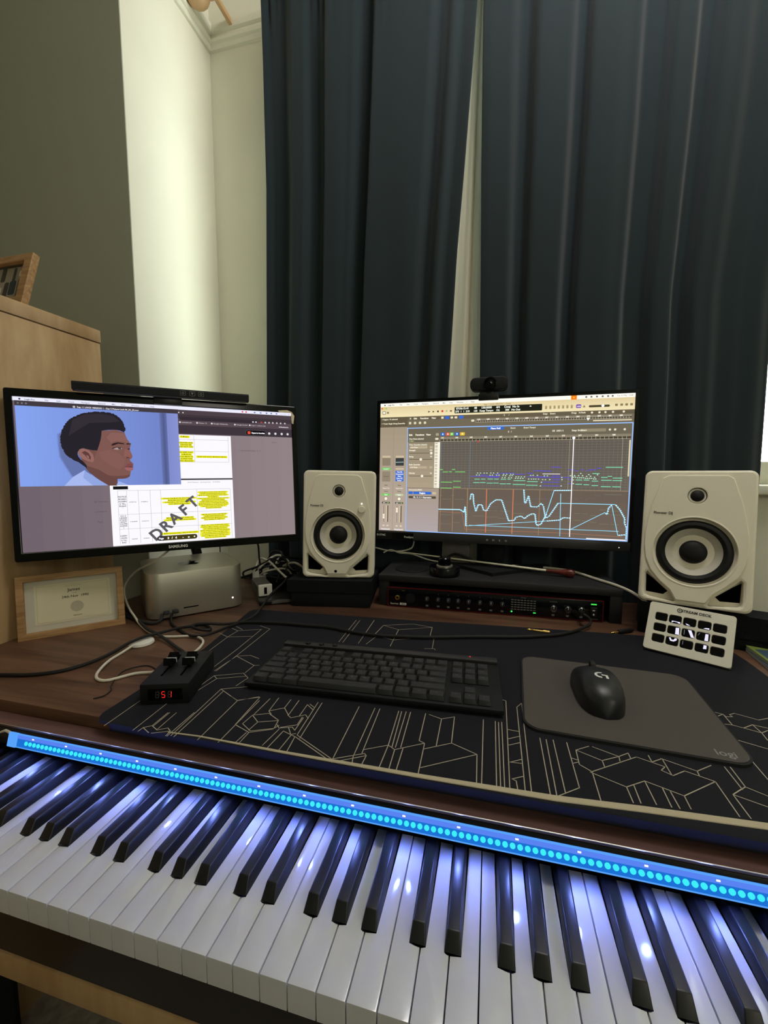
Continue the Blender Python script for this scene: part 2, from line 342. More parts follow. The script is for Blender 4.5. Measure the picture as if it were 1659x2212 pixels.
# ================================================================== THE ROOM
YW = 1038           # window wall
m = MB()
OX0, OX1, OZ0, OZ1 = -640, 820, 352, 1690
m.box(-905, OX0, YW, YW + 75, -720, 2150, 'cream_wall')
m.box(OX1, 1500, YW, YW + 75, -720, 2150, 'cream_wall')
m.box(OX0, OX1, YW, YW + 75, -720, OZ0, 'cream_wall')
m.box(OX0, OX1, YW, YW + 75, OZ1, 2150, 'cream_wall')
struct('wall_window', m)
struct('wall_alcove', MB().box(-1010, -905, 686, YW + 75, -720, 2150, 'cream_wall'))
struct('wall_left', MB().box(-2300, -905, 683, 686, -720, 2150, 'green_wall').box(-2400, -1010, 686, YW + 75, -720, 2150, 'green_wall'))
struct('wall_right', MB().box(1500, 1600, -1500, YW + 75, -720, 2150, 'green_wall'))
struct('wall_back', MB().box(-2400, 1600, -1600, -1500, -720, 2150, 'green_wall'))
struct('wall_far_left', MB().box(-2400, -2300, -1500, 800, -720, 2150, 'green_wall'))
struct('floor', MB().box(-2300, 1600, -1500, YW + 75, -760, -720, 'floor'))
struct('ceiling', MB().box(-2300, 1600, -1500, YW + 75, 2150, 2200, 'ceiling'))
# window: frame, sash bars, pane, sill
wn = bpy.data.objects.new('window_1', None); sc.collection.objects.link(wn); wn.location = W((OX0 + OX1) / 2, YW + 45, OZ0); tag(wn, kind='structure')
hw = (OX1 - OX0) / 2; hh = OZ1 - OZ0
f = MB()
f.box(-hw, -hw + 60, -30, 30, 0, hh, 'white_gloss', 4).box(hw - 60, hw, -30, 30, 0, hh, 'white_gloss', 4)
f.box(-hw + 60, hw - 60, -30, 30, 0, 60, 'white_gloss', 4).box(-hw + 60, hw - 60, -30, 30, hh - 60, hh, 'white_gloss', 4)
f.box(-22, 22, -28, 28, 60, hh - 60, 'white_gloss', 4).box(-hw + 60, hw - 60, -26, 26, hh * .62, hh * .62 + 36, 'white_gloss', 4)
f.build('window_frame', wn)
MB().box(-hw + 55, hw - 55, -3, 3, 55, hh - 55, 'glass').build('window_pane', wn)
MB().box(-hw - 40, hw + 20, -80, -30, -26, 0, 'white_gloss', 5, 3).build('window_sill', wn)
# picture rails: a stepped moulding
RAIL = [(0, 0), (7, 2), (11, 8), (11, 14), (17, 17), (19, 25), (14, 31), (14, 36), (22, 40), (27, 50), (27, 58), (20, 62), (0, 64)]
struct('trim_1', MB().prism([(YW - d, 1718 + h) for d, h in RAIL], -905, 1500, 0, 'cream_wall'))
struct('trim_2', MB().prism([(-905 + d, 1718 + h) for d, h in RAIL], 688, YW, 1, 'cream_wall'))

# ------------------------------------------------------------------ curtains
def fold_curve(ctrl):
    xs = [c[0] for c in ctrl]
    def f(x):
        if x <= xs[0]: return ctrl[0][1]
        for i in range(len(ctrl) - 1):
            if x <= xs[i + 1]:
                t = (x - xs[i]) / (xs[i + 1] - xs[i]); t = t * t * (3 - 2 * t)
                return ctrl[i][1] * (1 - t) + ctrl[i + 1][1] * t
        return ctrl[-1][1]
    return f
def cloth(name, parent, xl, xr, ctrl, mat, y0=922, amp=24, nx=150, nz=60, zt=1772, zb=-520, wig=6, seed=0, th=2.5):
    """xl, xr: functions of height giving the side edges; ctrl in 0..1 across"""
    fc = fold_curve(ctrl); vs = []; fs = []
    for j in range(nz + 1):
        z = zb + (zt - zb) * j / nz; k = (z - zb) / (zt - zb)
        for i in range(nx + 1):
            u = i / nx
            uu = u + 0.010 * math.sin(3.1 * k + 9 * u + seed) * (1 - abs(2 * u - 1) ** 4)
            y = y0 - amp * fc(uu) * (0.55 + 0.55 * min(1, (1 - k) * 1.6))
            # gathers under the heading tape
            g = max(0, (k - 0.90) / 0.10)
            y -= 7 * g * math.sin(u * 150 + seed) * (0.4 + 0.6 * math.sin(u * 23 + seed))
            y -= wig * 0.5 * math.sin(u * 31 + 4 * k + seed) * (0.4 + 0.6 * math.sin(7 * k + 5 * u))
            x = xl(z) + (xr(z) - xl(z)) * u
            vs.append((x, y, z))
    for j in range(nz):
        for i in range(nx):
            a = j * (nx + 1) + i; fs.append([a, a + 1, a + nx + 2, a + nx + 1])
    mb = MB(); mb.add(vs, fs, mat); o = mb.build(name, parent, world=True, smooth=180)
    md = o.modifiers.new('thickness', 'SOLIDIFY'); md.thickness = th * S; md.offset = 0
    return o
def piece(pts):
    pts = sorted(pts)
    def f(z):
        if z <= pts[0][0]: return pts[0][1]
        for i in range(len(pts) - 1):
            if z <= pts[i + 1][0]:
                t = (z - pts[i][0]) / (pts[i + 1][0] - pts[i][0]); return pts[i][1] * (1 - t) + pts[i + 1][1] * t
        return pts[-1][1]
    return f
CL = [(0, .2), (.035, -.7), (.10, -.9), (.16, .9), (.205, 1.0), (.235, -.5), (.28, -.7), (.315, -.2), (.33, .7), (.40, .75), (.455, .35), (.505, -1.0), (.545, -.9), (.565, .85), (.63, .9), (.72, .6), (.79, .55), (.835, -.8), (.865, -.3), (.90, .55), (.94, -.4), (1, .1)]
cl = cloth('curtain', None, piece([(-520, -677), (560, -667), (1200, -650), (1800, -653)]),
      piece([(-520, -145), (600, -117), (760, -109), (950, -100), (1150, -85), (1400, -68), (1650, -52), (1800, -45)]), CL, 'curtain', seed=1)
tag(cl, 'dark teal blackout curtain hanging left of the pale gap behind the speakers', 'curtain', 'blackout curtains across the window')
CR = [(0, .3), (.03, .55), (.10, .6), (.14, -.9), (.16, -1), (.195, .75), (.28, .8), (.315, -.9), (.335, -1), (.355, .8), (.43, .9), (.49, .6), (.53, -.9), (.585, -1), (.615, .8), (.665, .85), (.70, -.8), (.725, -.9), (.755, .9), (.80, .6), (.85, -.2), (.90, .2), (.95, .5), (1, -.3)]
cr_ = cloth('curtain', None, piece([(-520, -29), (600, -33), (1150, -41), (1450, -44), (1800, -44)]),
      piece([(-520, 625), (400, 619), (800, 613), (1200, 646), (1800, 677)]), CR, 'curtain', seed=5)
tag(cr_, 'dark teal blackout curtain hanging right of the pale gap, behind the webcam', 'curtain', 'blackout curtains across the window')
ln = cloth('curtain_lining', None, piece([(-520, -179), (600, -145), (1800, -68)]), piece([(-520, -19), (1800, -29)]),
      [(0, 0), (.25, -.3), (.50, .2), (.58, -.35), (.66, .35), (.85, .15), (1, -.1)], 'lining', y0=962, amp=12, nx=60, seed=9, wig=3)
tag(ln, 'cream lining cloth showing in the gap between the two dark curtains', 'curtain lining')
# curtain pole with a ball finial
t = thing('curtain_pole', 'pale wooden curtain pole with ball finial above the picture rail', 'curtain pole', (0, 925, 1768))
MB().lathe([(0, -826), (14, -826), (14, 900), (0, 900)], 'pole', 'X', 20).build('pole', t)
MB().lathe([(0, -896), (12, -894), (24, -884), (31, -871), (33, -859), (31, -846), (23, -834), (15, -827), (20, -824), (20, -819), (14, -817)], 'pole', 'X', 28).build('finial', t)
for bx in (-812, 0, 780):
    MB().lathe([(18, -8), (20, -8), (20, 8), (18, 8)], 'pole', 'X', 24, c=(bx, 0, 0)).box(bx - 6, bx + 6, 15, YW - 925, -8, 8, 'pole', 2).build('bracket', t)
MB().tube([(-640, 910, 1702), (-644, 908, 1692), (-640, 906, 1682)], 1.2, 'chrome').build('curtain_hook', world=True)
tag(bpy.data.objects['curtain_hook'], 'small metal curtain hook at the top left corner of the curtains', 'hook')

# ------------------------------------------------------------------ oak cabinet and the photo frame on it
t = thing('cabinet', 'light oak storage cabinet standing against the left wall beside the desk', 'cabinet', (-1150, 0, -720))
MB().box(-250, 253, -700, 566, 0, 1404, 'oak', 1.5).build('body', t)
MB().box(-250, 255, -702, 567, 1405.5, 1434, 'oak', 1.5).build('top_board', t)
t = thing('photo_frame', 'wooden photo frame with a faded group print, on top of the cabinet', 'photo frame', (-985, 400.6, 715), tilt=0.28)
fw, fh = 158, 116
MB().curve('oak_frame', FRONT(8), [rrect(-78, 80, 0, fh, .5, 1), rrect(-58, 60, 18, fh - 16, .5, 1)], th=14, bev=1).build('frame', t)
p = MB(); p.curve('photo_pale', FRONT(9), [rrect(-58, 60, 18, fh - 16, .5, 1)], th=1)
for i, (x0, x1, z0, z1, mm) in enumerate([(-50, -30, 22, 80, 'photo_dark'), (-22, -6, 30, 88, 'photo_pale'), (-4, 8, 62, 96, 'photo_dark'), (10, 22, 22, 60, 'photo_dark'), (24, 42, 30, 62, 'photo_blue'), (28, 36, 60, 92, 'photo_dark'), (46, 58, 20, 66, 'photo_dark'), (44, 52, 70, 84, 'mount'), (0, 5, 28, 50, 'mount'), (-56, 58, 93, 99, 'photo_dark')]):
    p.curve(mm, FRONT(8.3 - i * .02), [rrect(x0, x1, z0, z1, 4, 3)])
p.build('print', t)
MB().box(-20, 24, 15, 17, 10, 96, 'black_matte', 0).build('back_board', t)

# ------------------------------------------------------------------ desk
DZ = 60
t = thing('desk', 'dark walnut desk top running under the monitors and speakers', 'desk', (100, 555, -720))
MB().box(-993, 1250, -391, 325, 752, 780, 'walnut', 1.5).build('desktop', t)
for x, y in ((-960, -330), (1210, -330), (-960, 285), (1210, 285)):
    MB().box(x - 25, x + 25, y - 25, y + 25, 0, 752, 'black_matte', 2).build('leg', t)

# ------------------------------------------------------------------ digital piano
PX0, PX1 = -800, 472
t = thing('digital_piano', 'digital piano with rosewood top, standing in front of the desk', 'piano', (-164, 90, -82))
def PZ(pts): return [(y - 90, z + 82) for y, z in pts]
MB().prism(PZ([(10, -82), (163, -82), (163, 40), (146, 40), (140.6, 39.4), (138, 35.5), (134, 21), (157, 20), (157, -28), (10, -28)]), -636, 636, 0, 'piano_black').build('case', t)
MB().prism(PZ([(155.5, -27.9), (157, -27.9), (157, 19.9), (136, 20.8), (136, 19.6), (155.5, 18.6)]), -635, 635, 0, 'piano_felt').build('key_slot', t)
MB().prism(PZ([(141.1, 39.6), (146, 40.1), (163, 40.1), (163, 43.2), (149, 43.2), (141.1, 43.0)]), -636, 636, 0, 'rosewood').build('top_panel', t)
MB().prism(PZ([(140.5, 42.4), (140.5, 43.1), (141.1, 43.3), (141.1, 42.4)]), -636, 636, 0, 'alu').build('top_edge_strip', t)
for x0, x1 in ((-636, -614), (614, 636)):
    MB().box(x0, x1, -88, 64, 54, 104, 'piano_black', 3).build('end_cheek', t)
BOFF = {2: -2.5, 3: 2.5, 5: -3, 6: 0, 0: 3}     # black key centre from its gap, by gap index mod 7
P = 23.5; wk = {}
for j in range(-15, 37):
    c = (j + 0.5 - 18) * P + 164; kind = (j % 7, j == -15, j == 36)
    if kind not in wk:
        l, r = -11.25, 11.25
        lb = -11.75 + BOFF[j % 7] + 7.6 if (j % 7) in BOFF and j > -15 else l
        rb = 11.75 + BOFF[(j + 1) % 7] - 7.6 if ((j + 1) % 7) in BOFF and j < 36 else r
        bm = bmesh.new()
        pts = [(l, -90), (r, -90), (r, -41.5), (rb, -41.5), (rb, 60), (lb, 60), (lb, -41.5), (l, -41.5)]
        if rb == r: pts = [q for k, q in enumerate(pts) if k not in (2,)]; pts = [q for q in pts if q != (rb, -41.5)]
        if lb == l: pts = [q for q in pts if q != (lb, -41.5)]
        n = len(pts)
        top = [bm.verts.new((x, y, 82)) for x, y in pts]; bot = [bm.verts.new((x, y, 57.5)) for x, y in pts]
        bm.faces.new(top); bm.faces.new(bot[::-1])
        for k in range(n): bm.faces.new((top[k], bot[k], bot[(k + 1) % n], top[(k + 1) % n]))
        es = [e for e in bm.edges if all(v.co.z > 81 for v in e.verts)]
        bmesh.ops.bevel(bm, geom=es, offset=0.8, segments=2, affect='EDGES', profile=0.5)
        mb = MB(); mb.bmesh(bm, 'ivory'); wk[kind] = mb.build('white_key', t); k_ = wk[kind]
    else:
        k_ = wk[kind].copy(); sc.collection.objects.link(k_)
    k_.location = (c * S, 0, 0)
bk = None
for i in range(-14, 37):
    if i % 7 not in BOFF: continue
    if bk is None:
        bm = bmesh.new()
        prof = [(-6.9, 0, 0), (6.9, 0, 0), (5.2, 8.0, 11.5), (-5.2, 8.0, 11.5)]
        a = [bm.verts.new((x, y - 40, z + 82)) for x, y, z in prof]
        b = [bm.verts.new((x, 104 - 40 if z > 0 else 104 - 40, z + 82)) for x, y, z in [(-6.9, 0, 0), (6.9, 0, 0), (5.0, 0, 12.5), (-5.0, 0, 12.5)]]
        bm.faces.new(a); bm.faces.new(b[::-1])
        for k in range(4): bm.faces.new((a[k], b[k], b[(k + 1) % 4], a[(k + 1) % 4]))
        bmesh.ops.recalc_face_normals(bm, faces=bm.faces)
        es = [e for e in bm.edges if not all(v.co.z < 82.1 for v in e.verts)]
        bmesh.ops.bevel(bm, geom=es, offset=1.1, segments=3, affect='EDGES', profile=0.5)
        mb = MB(); mb.bmesh(bm, 'ebony'); bk = mb.build('black_key', t); k_ = bk
    else:
        k_ = bk.copy(); sc.collection.objects.link(k_)
    k_.location = (((i - 18) * P + BOFF[i % 7] + 164) * S, 0, 0)
t = thing('piano_stand', 'pale wooden stand rail under the front of the digital piano', 'stand', (-164, 90, -720))
MB().box(-640, 640, -82, -58, 609, 637, 'oak', 2.5).build('front_rail', t)
MB().box(-640, 640, 40, 64, 609, 637, 'black_matte', 2.5).build('back_rail', t)
for x in (-600, 600):
    MB().box(x - 35, x + 35, 66, 90, 0, 637, 'black_matte', 3).build('leg', t)
MB().box(-480, -330, 60, 200, 0, 8, 'black_matte', 2).build('pedal_plate', t)

# ------------------------------------------------------------------ LED strip stuck on the front of the piano top
t = thing('led_strip', 'cyan and blue glowing LED strip stuck along the back of the piano keys', 'LED strip', (0, 136.2, 28.5), tilt=0.268)
x0, x1 = -604, 400
MB().box(x0, x1, -2.2, -0.4, -7.4, 2.6, 'sleeve').box(x0, x1, -2.6, -0.4, 2.6, 7.4, 'sleeve_light').build('sleeve', t)
MB().box(x0, x1, -3.2, -0.4, 7.4, 8.2, 'sleeve_edge').box(x0, x1, -3.2, -0.4, -8.2, -7.4, 'sleeve_edge').build('sleeve_edge', t)
led = None; rest = MB(); k = 0; xs = sorted([x1 - 6 - 6.9 * i for i in range(143)], key=lambda q: (q > 335, -q))
for i, x in enumerate(xs):
    if i < 100:
        if led is None:
            led = MB().lathe([(2.6, 0), (2.6, -.8), (2.0, -1.3), (0, -1.5)], 'led', 'Y', 16, c=(0, -2.2, -1.6)).build('led', t); k_ = led
        else: k_ = led.copy(); sc.collection.objects.link(k_)
        k_.location = (x * S, 0, 0)
    else: rest.lathe([(2.6, 0), (2.6, -.8), (2.0, -1.3), (0, -1.5)], 'led', 'Y', 12, c=(x, -2.2, -1.6))
tag(rest.build('led_row', t), kind='stuff')
for i in range(18):      # brighter white diodes along the top of the sleeve, each throwing a pale violet light on the keys
    x = -575 + 55.2 * i
    MB().box(x - 1.6, x + 1.6, -3.2, -2.6, 4.2, 5.8, 'white_led', .3).build('bright_led', t)
    ld = bpy.data.lights.new('led_glow', 'POINT'); ld.energy = 0.10; ld.color = (0.19, 0.27, 1.0); ld.shadow_soft_size = 0.003
    lo = bpy.data.objects.new('led_glow', ld); sc.collection.objects.link(lo); lo.parent = t; lo.location = (x * S, -0.007, -0.002)
e = MB(); e.box(x0 - 13, x0 + 2, -4.2, 0, -9, 9, 'sleeve_edge', 1.5); e.build('end_cap', t)
MB().tube([(x0 - 12, -1, 6), (x0 - 24, 0, 8), (x0 - 40, 2, 2), (x0 - 70, 4, -2), (x0 - 110, 6, -4)], 1.8, 'white_cable').build('power_wire', t)
# ================================================================== THINGS ON THE DESK
# ------------------------------------------------------------------ desk mat
t = thing('desk_mat', 'large black desk mat printed with thin beige geometric lines', 'desk mat', (-34, 390, 60))
ox, oy = -34, 390
front = [(-470, 156), (-380, 154.5), (-340, 157), (-225, 155), (-69, 155), (69, 157), (150, 163), (253, 169), (330, 171), (405, 172)]
outl = [(-497, 170), (-493, 160), (-486, 154), (-470, 153), (416, 153), (426, 158), (431, 170), (431, 560), (426, 620), (415, 640), (392, 648), (100, 634), (-200, 614), (-520, 598), (-531, 592), (-534, 580), (-500, 378)]
MB().prism([(x - ox, y - oy) for x, y in outl], 0, 3.2, 2, 'mat_cloth').build('cloth', t)
MB().box(-468 - ox, 416 - ox, 152 - oy, 153.2 - oy, -7.6, 3.2, 'mat_cloth').build('front_hem', t)
tr = MB()
for (xa, ya), (xb, yb) in zip(front[1:], front[2:]):
    ta = min(1.7, max(0.12, (xa + 400) / 300)); tb = min(1.7, max(0.12, (xb + 400) / 300))
    vs = [(xa - ox, ya - oy - .8, 3.1), (xb - ox, yb - oy - .8, 3.1), (xb - ox, yb - oy - .3, 3.9), (xa - ox, ya - oy - .3, 3.9), (xb - ox, yb - oy + 4.2 * tb, 4.0), (xa - ox, ya - oy + 4.2 * ta, 4.0), (xb - ox, yb - oy + 4.6 * tb, 3.0), (xa - ox, ya - oy + 4.6 * ta, 3.0)]
    tr.add(vs, [[0, 1, 2, 3], [3, 2, 4, 5], [5, 4, 6, 7], [7, 6, 1, 0]], 'mat_trim')
tag(tr.build('stitched_edge', t), 'pale beige front edge of the mat')
lm = MB()
for pl in MAT_LINES:
    for (xa, ya), (xb, yb) in zip(pl, pl[1:]):
        d = Vector((xb - xa, yb - ya, 0)); L = d.length
        if L < 1: continue
        d /= L; n = Vector((-d.y, d.x, 0)) * 0.52; a = Vector((xa - ox, ya - oy, 3.35)) - d * .4; b = Vector((xb - ox, yb - oy, 3.35)) + d * .4
        lm.add([a - n, b - n, b + n, a + n], [[0, 1, 2, 3]], 'mat_line')
lm.build('printed_lines', t)

# ------------------------------------------------------------------ keyboard
KW, KD = 372, 150
t = thing('keyboard', 'black low-profile computer keyboard lying on the black desk mat', 'keyboard', (-165, 353, 63.4), yaw=0.045)
MB().box(-KW / 2, KW / 2, -KD / 2, KD / 2, 4, 10.5, 'black_matte', 1.2, 2).box(-KW / 2 + 3, KW / 2 - 3, -KD / 2 + 3, KD / 2 - 3, 0, 4, 'black_plastic', 1).build('case', t)
MB().box(-KW / 2 + 1, KW / 2 - 1, KD / 2 - 17, KD / 2 - 1, 10.5, 15.5, 'dark_grey', .8).build('top_bar', t)
for i in range(3):
    MB().lathe([(4.6, 15.5), (4.6, 17.2), (4.0, 17.8), (0, 17.8)], 'black_plastic', c=(-KW / 2 + 44 + i * 25, KD / 2 - 9, 0), n=20).build('media_button', t)
MB().lathe([(1.1, 15.5), (1.1, 16), (0, 16.1)], 'red_led', c=(KW / 2 - 44, KD / 2 - 6, 0), n=10).build('indicator_light', t)
caps = {}
leg = MB()
def cap(x, y, wu, du=1, ch=None, font=4.2):
    w_, d_ = 19.05 * wu - 1.6, 18.4 * du - 1.6
    if (wu, du) not in caps:
        bm = bmesh.new()
        b = [bm.verts.new((sx * w_ / 2, sy * d_ / 2, 11.5)) for sx, sy in ((-1, -1), (1, -1), (1, 1), (-1, 1))]
        tt = [bm.verts.new((sx * (w_ / 2 - 1.5), sy * (d_ / 2 - 1.6) + .3, 18.4)) for sx, sy in ((-1, -1), (1, -1), (1, 1), (-1, 1))]
        bm.faces.new(b[::-1]); bm.faces.new(tt)
        for k in range(4): bm.faces.new((b[k], b[(k + 1) % 4], tt[(k + 1) % 4], tt[k]))
        es = [e for e in bm.edges if any(v.co.z > 18 for v in e.verts)]
        bmesh.ops.bevel(bm, geom=es, offset=0.8, segments=2, affect='EDGES', profile=0.5)
        mb = MB(); mb.bmesh(bm, 'keycap'); k_ = mb.build('keycap', t); caps[(wu, du)] = k_
    else: k_ = caps[(wu, du)].copy(); sc.collection.objects.link(k_)
    k_.location = (x * S, y * S, 0)
    if ch: leg.curve('legend', UP(18.5, x - 0.5, y + .6), text=ch, size=font)
X0 = -KW / 2 + 9
def row(y, items):
    x = X0
    for it in items:
        if isinstance(it, (int, float)): x += 19.05 * it; continue
        wu, ch = it; cap(x + 19.05 * wu / 2, y, wu, 1, ch, 4.4 if len(ch or '') < 2 else 2.6); x += 19.05 * wu
yb = -KD / 2 + 14
row(yb + 18.4 * 5 + 3, [(1, 'esc'), 1] + [(1, 'F%d' % i) for i in (1, 2, 3, 4)] + [.5] + [(1, 'F%d' % i) for i in (5, 6, 7, 8)] + [.5] + [(1, 'F%d' % i) for i in (9, 10, 11, 12)] + [.25] + [(1, c) for c in ('prt', 'scr', 'brk')])
row(yb + 18.4 * 4, [(1, c) for c in '`1234567890-='] + [(2, 'back'), .25, (1, 'ins'), (1, 'home'), (1, 'pgup')])
row(yb + 18.4 * 3, [(1.5, 'tab')] + [(1, c) for c in 'QWERTYUIOP[]'] + [(1.5, '\\'), .25, (1, 'del'), (1, 'end'), (1, 'pgdn')])
row(yb + 18.4 * 2, [(1.75, 'caps')] + [(1, c) for c in "ASDFGHJKL;'"] + [(2.25, 'enter')])
row(yb + 18.4 * 1, [(2.25, 'shift')] + [(1, c) for c in 'ZXCVBNM,./'] + [(2.75, 'shift'), 1.25, (1, '^')])
row(yb, [(1.25, 'ctrl'), (1.25, 'opt'), (1.25, 'cmd'), (6.25, None), (1.25, 'cmd'), (1.25, 'fn'), (1.25, 'opt'), (1.25, 'ctrl'), .25, (1, '<'), (1, 'v'), (1, '>')])
leg.build('legends', t)

# ------------------------------------------------------------------ mouse pad and mouse
t = thing('mouse_pad', 'dark grey mouse pad on the right side of the desk mat', 'mouse pad', (174, 369, 63.4), yaw=-0.055)
MB().prism(rrect(-122, 122, -108, 108, 22, 8), 0, 3.2, 2, 'pad_edge').build('base', t)
MB().prism(rrect(-119.5, 119.5, -105.5, 105.5, 20, 8), 3.2, 4.0, 2, 'pad_grey').build('surface', t)
MB().curve('label_grey', UP(4.15, 96, -97, 0), text='logi', size=15, bold=.15).build('logo', t)

def mouse_mesh():
    mb = MB(); n = 26; k = 22; vs = []; fs = []
    Lh = 61
    for i in range(n + 1):
        s = -1 + 2 * i / n                       # -1 rear, +1 front
        e = (1 - abs(s) ** (3.2 if s < 0 else 6)) ** (0.5)
        wd = 31 * e * (1 - 0.10 * max(0, s) + 0.04 * math.sin(s * 3)) + .01
        if s > .2: wd *= 1 + 0.03 * s
        h = 38 * (1 - ((s + 0.28) / 1.42) ** 2 * 0.80) * (e ** 0.5 if s < 0 else e ** .35)
        for j in range(k + 1):
            a = math.pi * j / k
            x = wd * math.copysign(abs(math.cos(a)) ** 0.8, math.cos(a)); z = max(0, h) * abs(math.sin(a)) ** 0.62
            vs.append((x, s * Lh, z + .6))
    for i in range(n):
        for j in range(k):
            a = i * (k + 1) + j; fs.append([a, a + 1, a + k + 2, a + k + 1])
        fs.append([i * (k + 1), (i + 1) * (k + 1), (i + 1) * (k + 1) + k, i * (k + 1) + k])
    fs.append([j for j in range(k + 1)]); fs.append([n * (k + 1) + j for j in range(k + 1)][::-1])
    mb.add(vs, fs, 'mouse'); return mb
t = thing('computer_mouse', 'black wired mouse with a white G emblem on the grey pad', 'mouse', (154, 370, 67.5), yaw=-0.03)
bo = mouse_mesh().build('body', t, smooth=60)
MB().lathe([(0, -3.5), (9, -3.5), (9.6, -2), (9.6, 2), (9, 3.5), (0, 3.5)], 'rubber', 'X', 22, c=(0, 40, 24)).build('scroll_wheel', t)
MB().tube([(0, 58, 12), (0, 68, 11), (1, 76, 8)], 2.6, 'rubber').build('cable_boot', t)
# G emblem wrapped on the shell
g = MB(); arc = []
R1, R2 = 8.2, 4.9
for i in range(15):
    a = math.radians(72 + 200 * i / 14); arc.append((R1 * math.cos(a), R1 * math.sin(a)))
for i in range(15):
    a = math.radians(272 - 200 * i / 14); arc.append((R2 * math.cos(a), R2 * math.sin(a)))
emb = [arc, [(0.6, 1.6), (8.6, 1.6), (8.6, -8.0), (5.3, -8.0), (5.3, -1.6), (0.6, -1.6)]]
for lp in emb:
    vs, fs = fill2d([lp], None, 10, 0, 0, 'LEFT', 0)
    def hz(x, y):
        s = y / 61; e = (1 - abs(s) ** (3.2 if s < 0 else 6)) ** .5
        wd = 31 * e * (1 - 0.10 * max(0, s) + 0.04 * math.sin(s * 3)) * (1 + 0.03 * s if s > .2 else 1)
        h = 38 * (1 - ((s + 0.28) / 1.42) ** 2 * 0.80) * (e ** 0.5 if s < 0 else e ** .35)
        c = min(1, abs(x) / wd) ** 1.25; return h * (1 - c * c) ** 0.31 + .6
    g.add([(x, y - 16, hz(x, y - 16) + .5) for x, y, z in vs], fs, 'label_white')
g.build('emblem', t)

# ------------------------------------------------------------------ fader box with the red display
t = thing('fader_box', 'small black box with two sliding faders and a red 51 display', 'controller', (-449, 258, 63.4), yaw=0.33)
MB().box(-33, 33, -54, 54, 0, 29, 'black_matte', 1.6, 2).build('case', t)
for x in (-14, 13):
    MB().box(x - 1.4, x + 1.4, -30, 40, 29, 29.3, 'hole').build('slot', t)
    c = MB(); c.prism([(y + 6, z) for y, z in [(-13, 33), (13, 33), (11, 44), (3, 39), (-3, 39), (-11, 44)]], x - 7, x + 7, 0, 'black_gloss').box(x - 1, x + 1, 4, 8, 28, 34, 'black_plastic')
    cc = c.build('fader_cap', t)
    MB().box(x - 7.1, x + 7.1, 5.4, 6.8, 38.9, 39.6, 'label_white').box(x + 7.0, x + 7.3, 5.4, 6.8, 33, 39.4, 'label_white').build('marker_line', cc)
MB().box(-22, 24, -54.4, -53.8, 6, 22, 'black_gloss').build('display_window', t)
SEG = {'a': [(-2, 4.6), (2, 4.6), (1.5, 3.9), (-1.5, 3.9)], 'g': [(-1.7, 0), (-1.2, .4), (1.2, .4), (1.7, 0), (1.2, -.4), (-1.2, -.4)], 'd': [(-2, -4.6), (2, -4.6), (1.5, -3.9), (-1.5, -3.9)],
       'f': [(-2.5, 4.3), (-1.8, 3.7), (-1.8, .7), (-2.5, .2)], 'b': [(2.5, 4.3), (1.8, 3.7), (1.8, .7), (2.5, .2)], 'e': [(-2.5, -4.3), (-1.8, -3.7), (-1.8, -.7), (-2.5, -.2)], 'c': [(2.5, -4.3), (1.8, -3.7), (1.8, -.7), (2.5, -.2)]}
on = MB(); off = MB()
for ch, cx in (('', -9.5), ('afgcd', -1.5), ('bc', 7)):
    for k, pl in SEG.items():
        (on if k in ch else off).curve('red_led' if k in ch else 'grey_plastic', FRONT(-54.6), [[(cx + x * .95 + (z + 14) * 0 + z * .08, 14 + z) for x, z in pl]])
on.build('lit_digits', t); off.build('unlit_digits', t)

# ------------------------------------------------------------------ framed certificate
t = thing('picture_frame', 'pale wooden box frame with a cream handwritten card, by the left monitor', 'picture frame', (-809.5, 386, 60), yaw=0.838, tilt=0.15)
FW, FH = 88, 124
MB().curve('oak_frame', FRONT(11), [[(-FW, 0), (FW, 0), (FW, FH), (-FW, FH)], [(-FW + 12, 12), (FW - 12, 12), (FW - 12, FH - 12), (-FW + 12, FH - 12)]], th=20, bev=1).build('frame', t)
MB().curve('mount', FRONT(13), [[(-FW + 11, 11), (FW - 11, 11), (FW - 11, FH - 11), (-FW + 11, FH - 11)]]).build('mount', t)
c = MB(); c.curve('paper', FRONT(12.5), [[(-62, 24), (64, 24), (64, FH - 22), (-62, FH - 22)]])
c.curve('faint', FRONT(12.3), [rrect(-58, 60, 27, FH - 25, 2), rrect(-57.5, 59.5, 27.5, FH - 25.5, 2)])
c.curve('faint', FRONT(12.3), [circ(6, 52, 11, 32)])
c.curve('ink', FRONT(12.2), text='James', size=9, bold=.1, loops=None); n0 = len(c.v) - len(fill2d(None, 'James', 9, 0, 0, 'CENTER', .1)[0])
for i in range(n0, len(c.v)): c.v[i] = c.v[i] + Vector((2, 0, 84))
def txt(mb, mat, s, x, z, y, size, bold=0.0, align='CENTER'):
    a = len(mb.v); mb.curve(mat, FRONT(y), text=s, size=size, bold=bold, align=align)
    for i in range(a, len(mb.v)): mb.v[i] = mb.v[i] + Vector((x, 0, z))
txt(c, 'ink', '24th Nov  1990', 4, 71, 12.2, 7, .08); txt(c, 'faint', 'this certifies that', 2, 94, 12.2, 4); txt(c, 'ink', 'on the', 3, 79, 12.2, 3); txt(c, 'ink', 'signature', 6, 33, 12.2, 4)
c.build('card', t)
MB().box(-FW + 12, FW - 12, 4.5, 5.5, 12, FH - 12, 'glass').build('glass', t)

# ------------------------------------------------------------------ silver desktop computer
t = thing('desktop_computer', 'silver aluminium desktop computer block below the left monitor', 'computer', (-716, 612, 60), yaw=0.836)
MB().box(-103, 103, -101, 101, 3, 103, 'alu', 1.2, 2, vert=(2, 30, 8)).build('body', t)
MB().lathe([(82, 0), (84, 3)], 'black_plastic', n=48).build('base_ring', t)
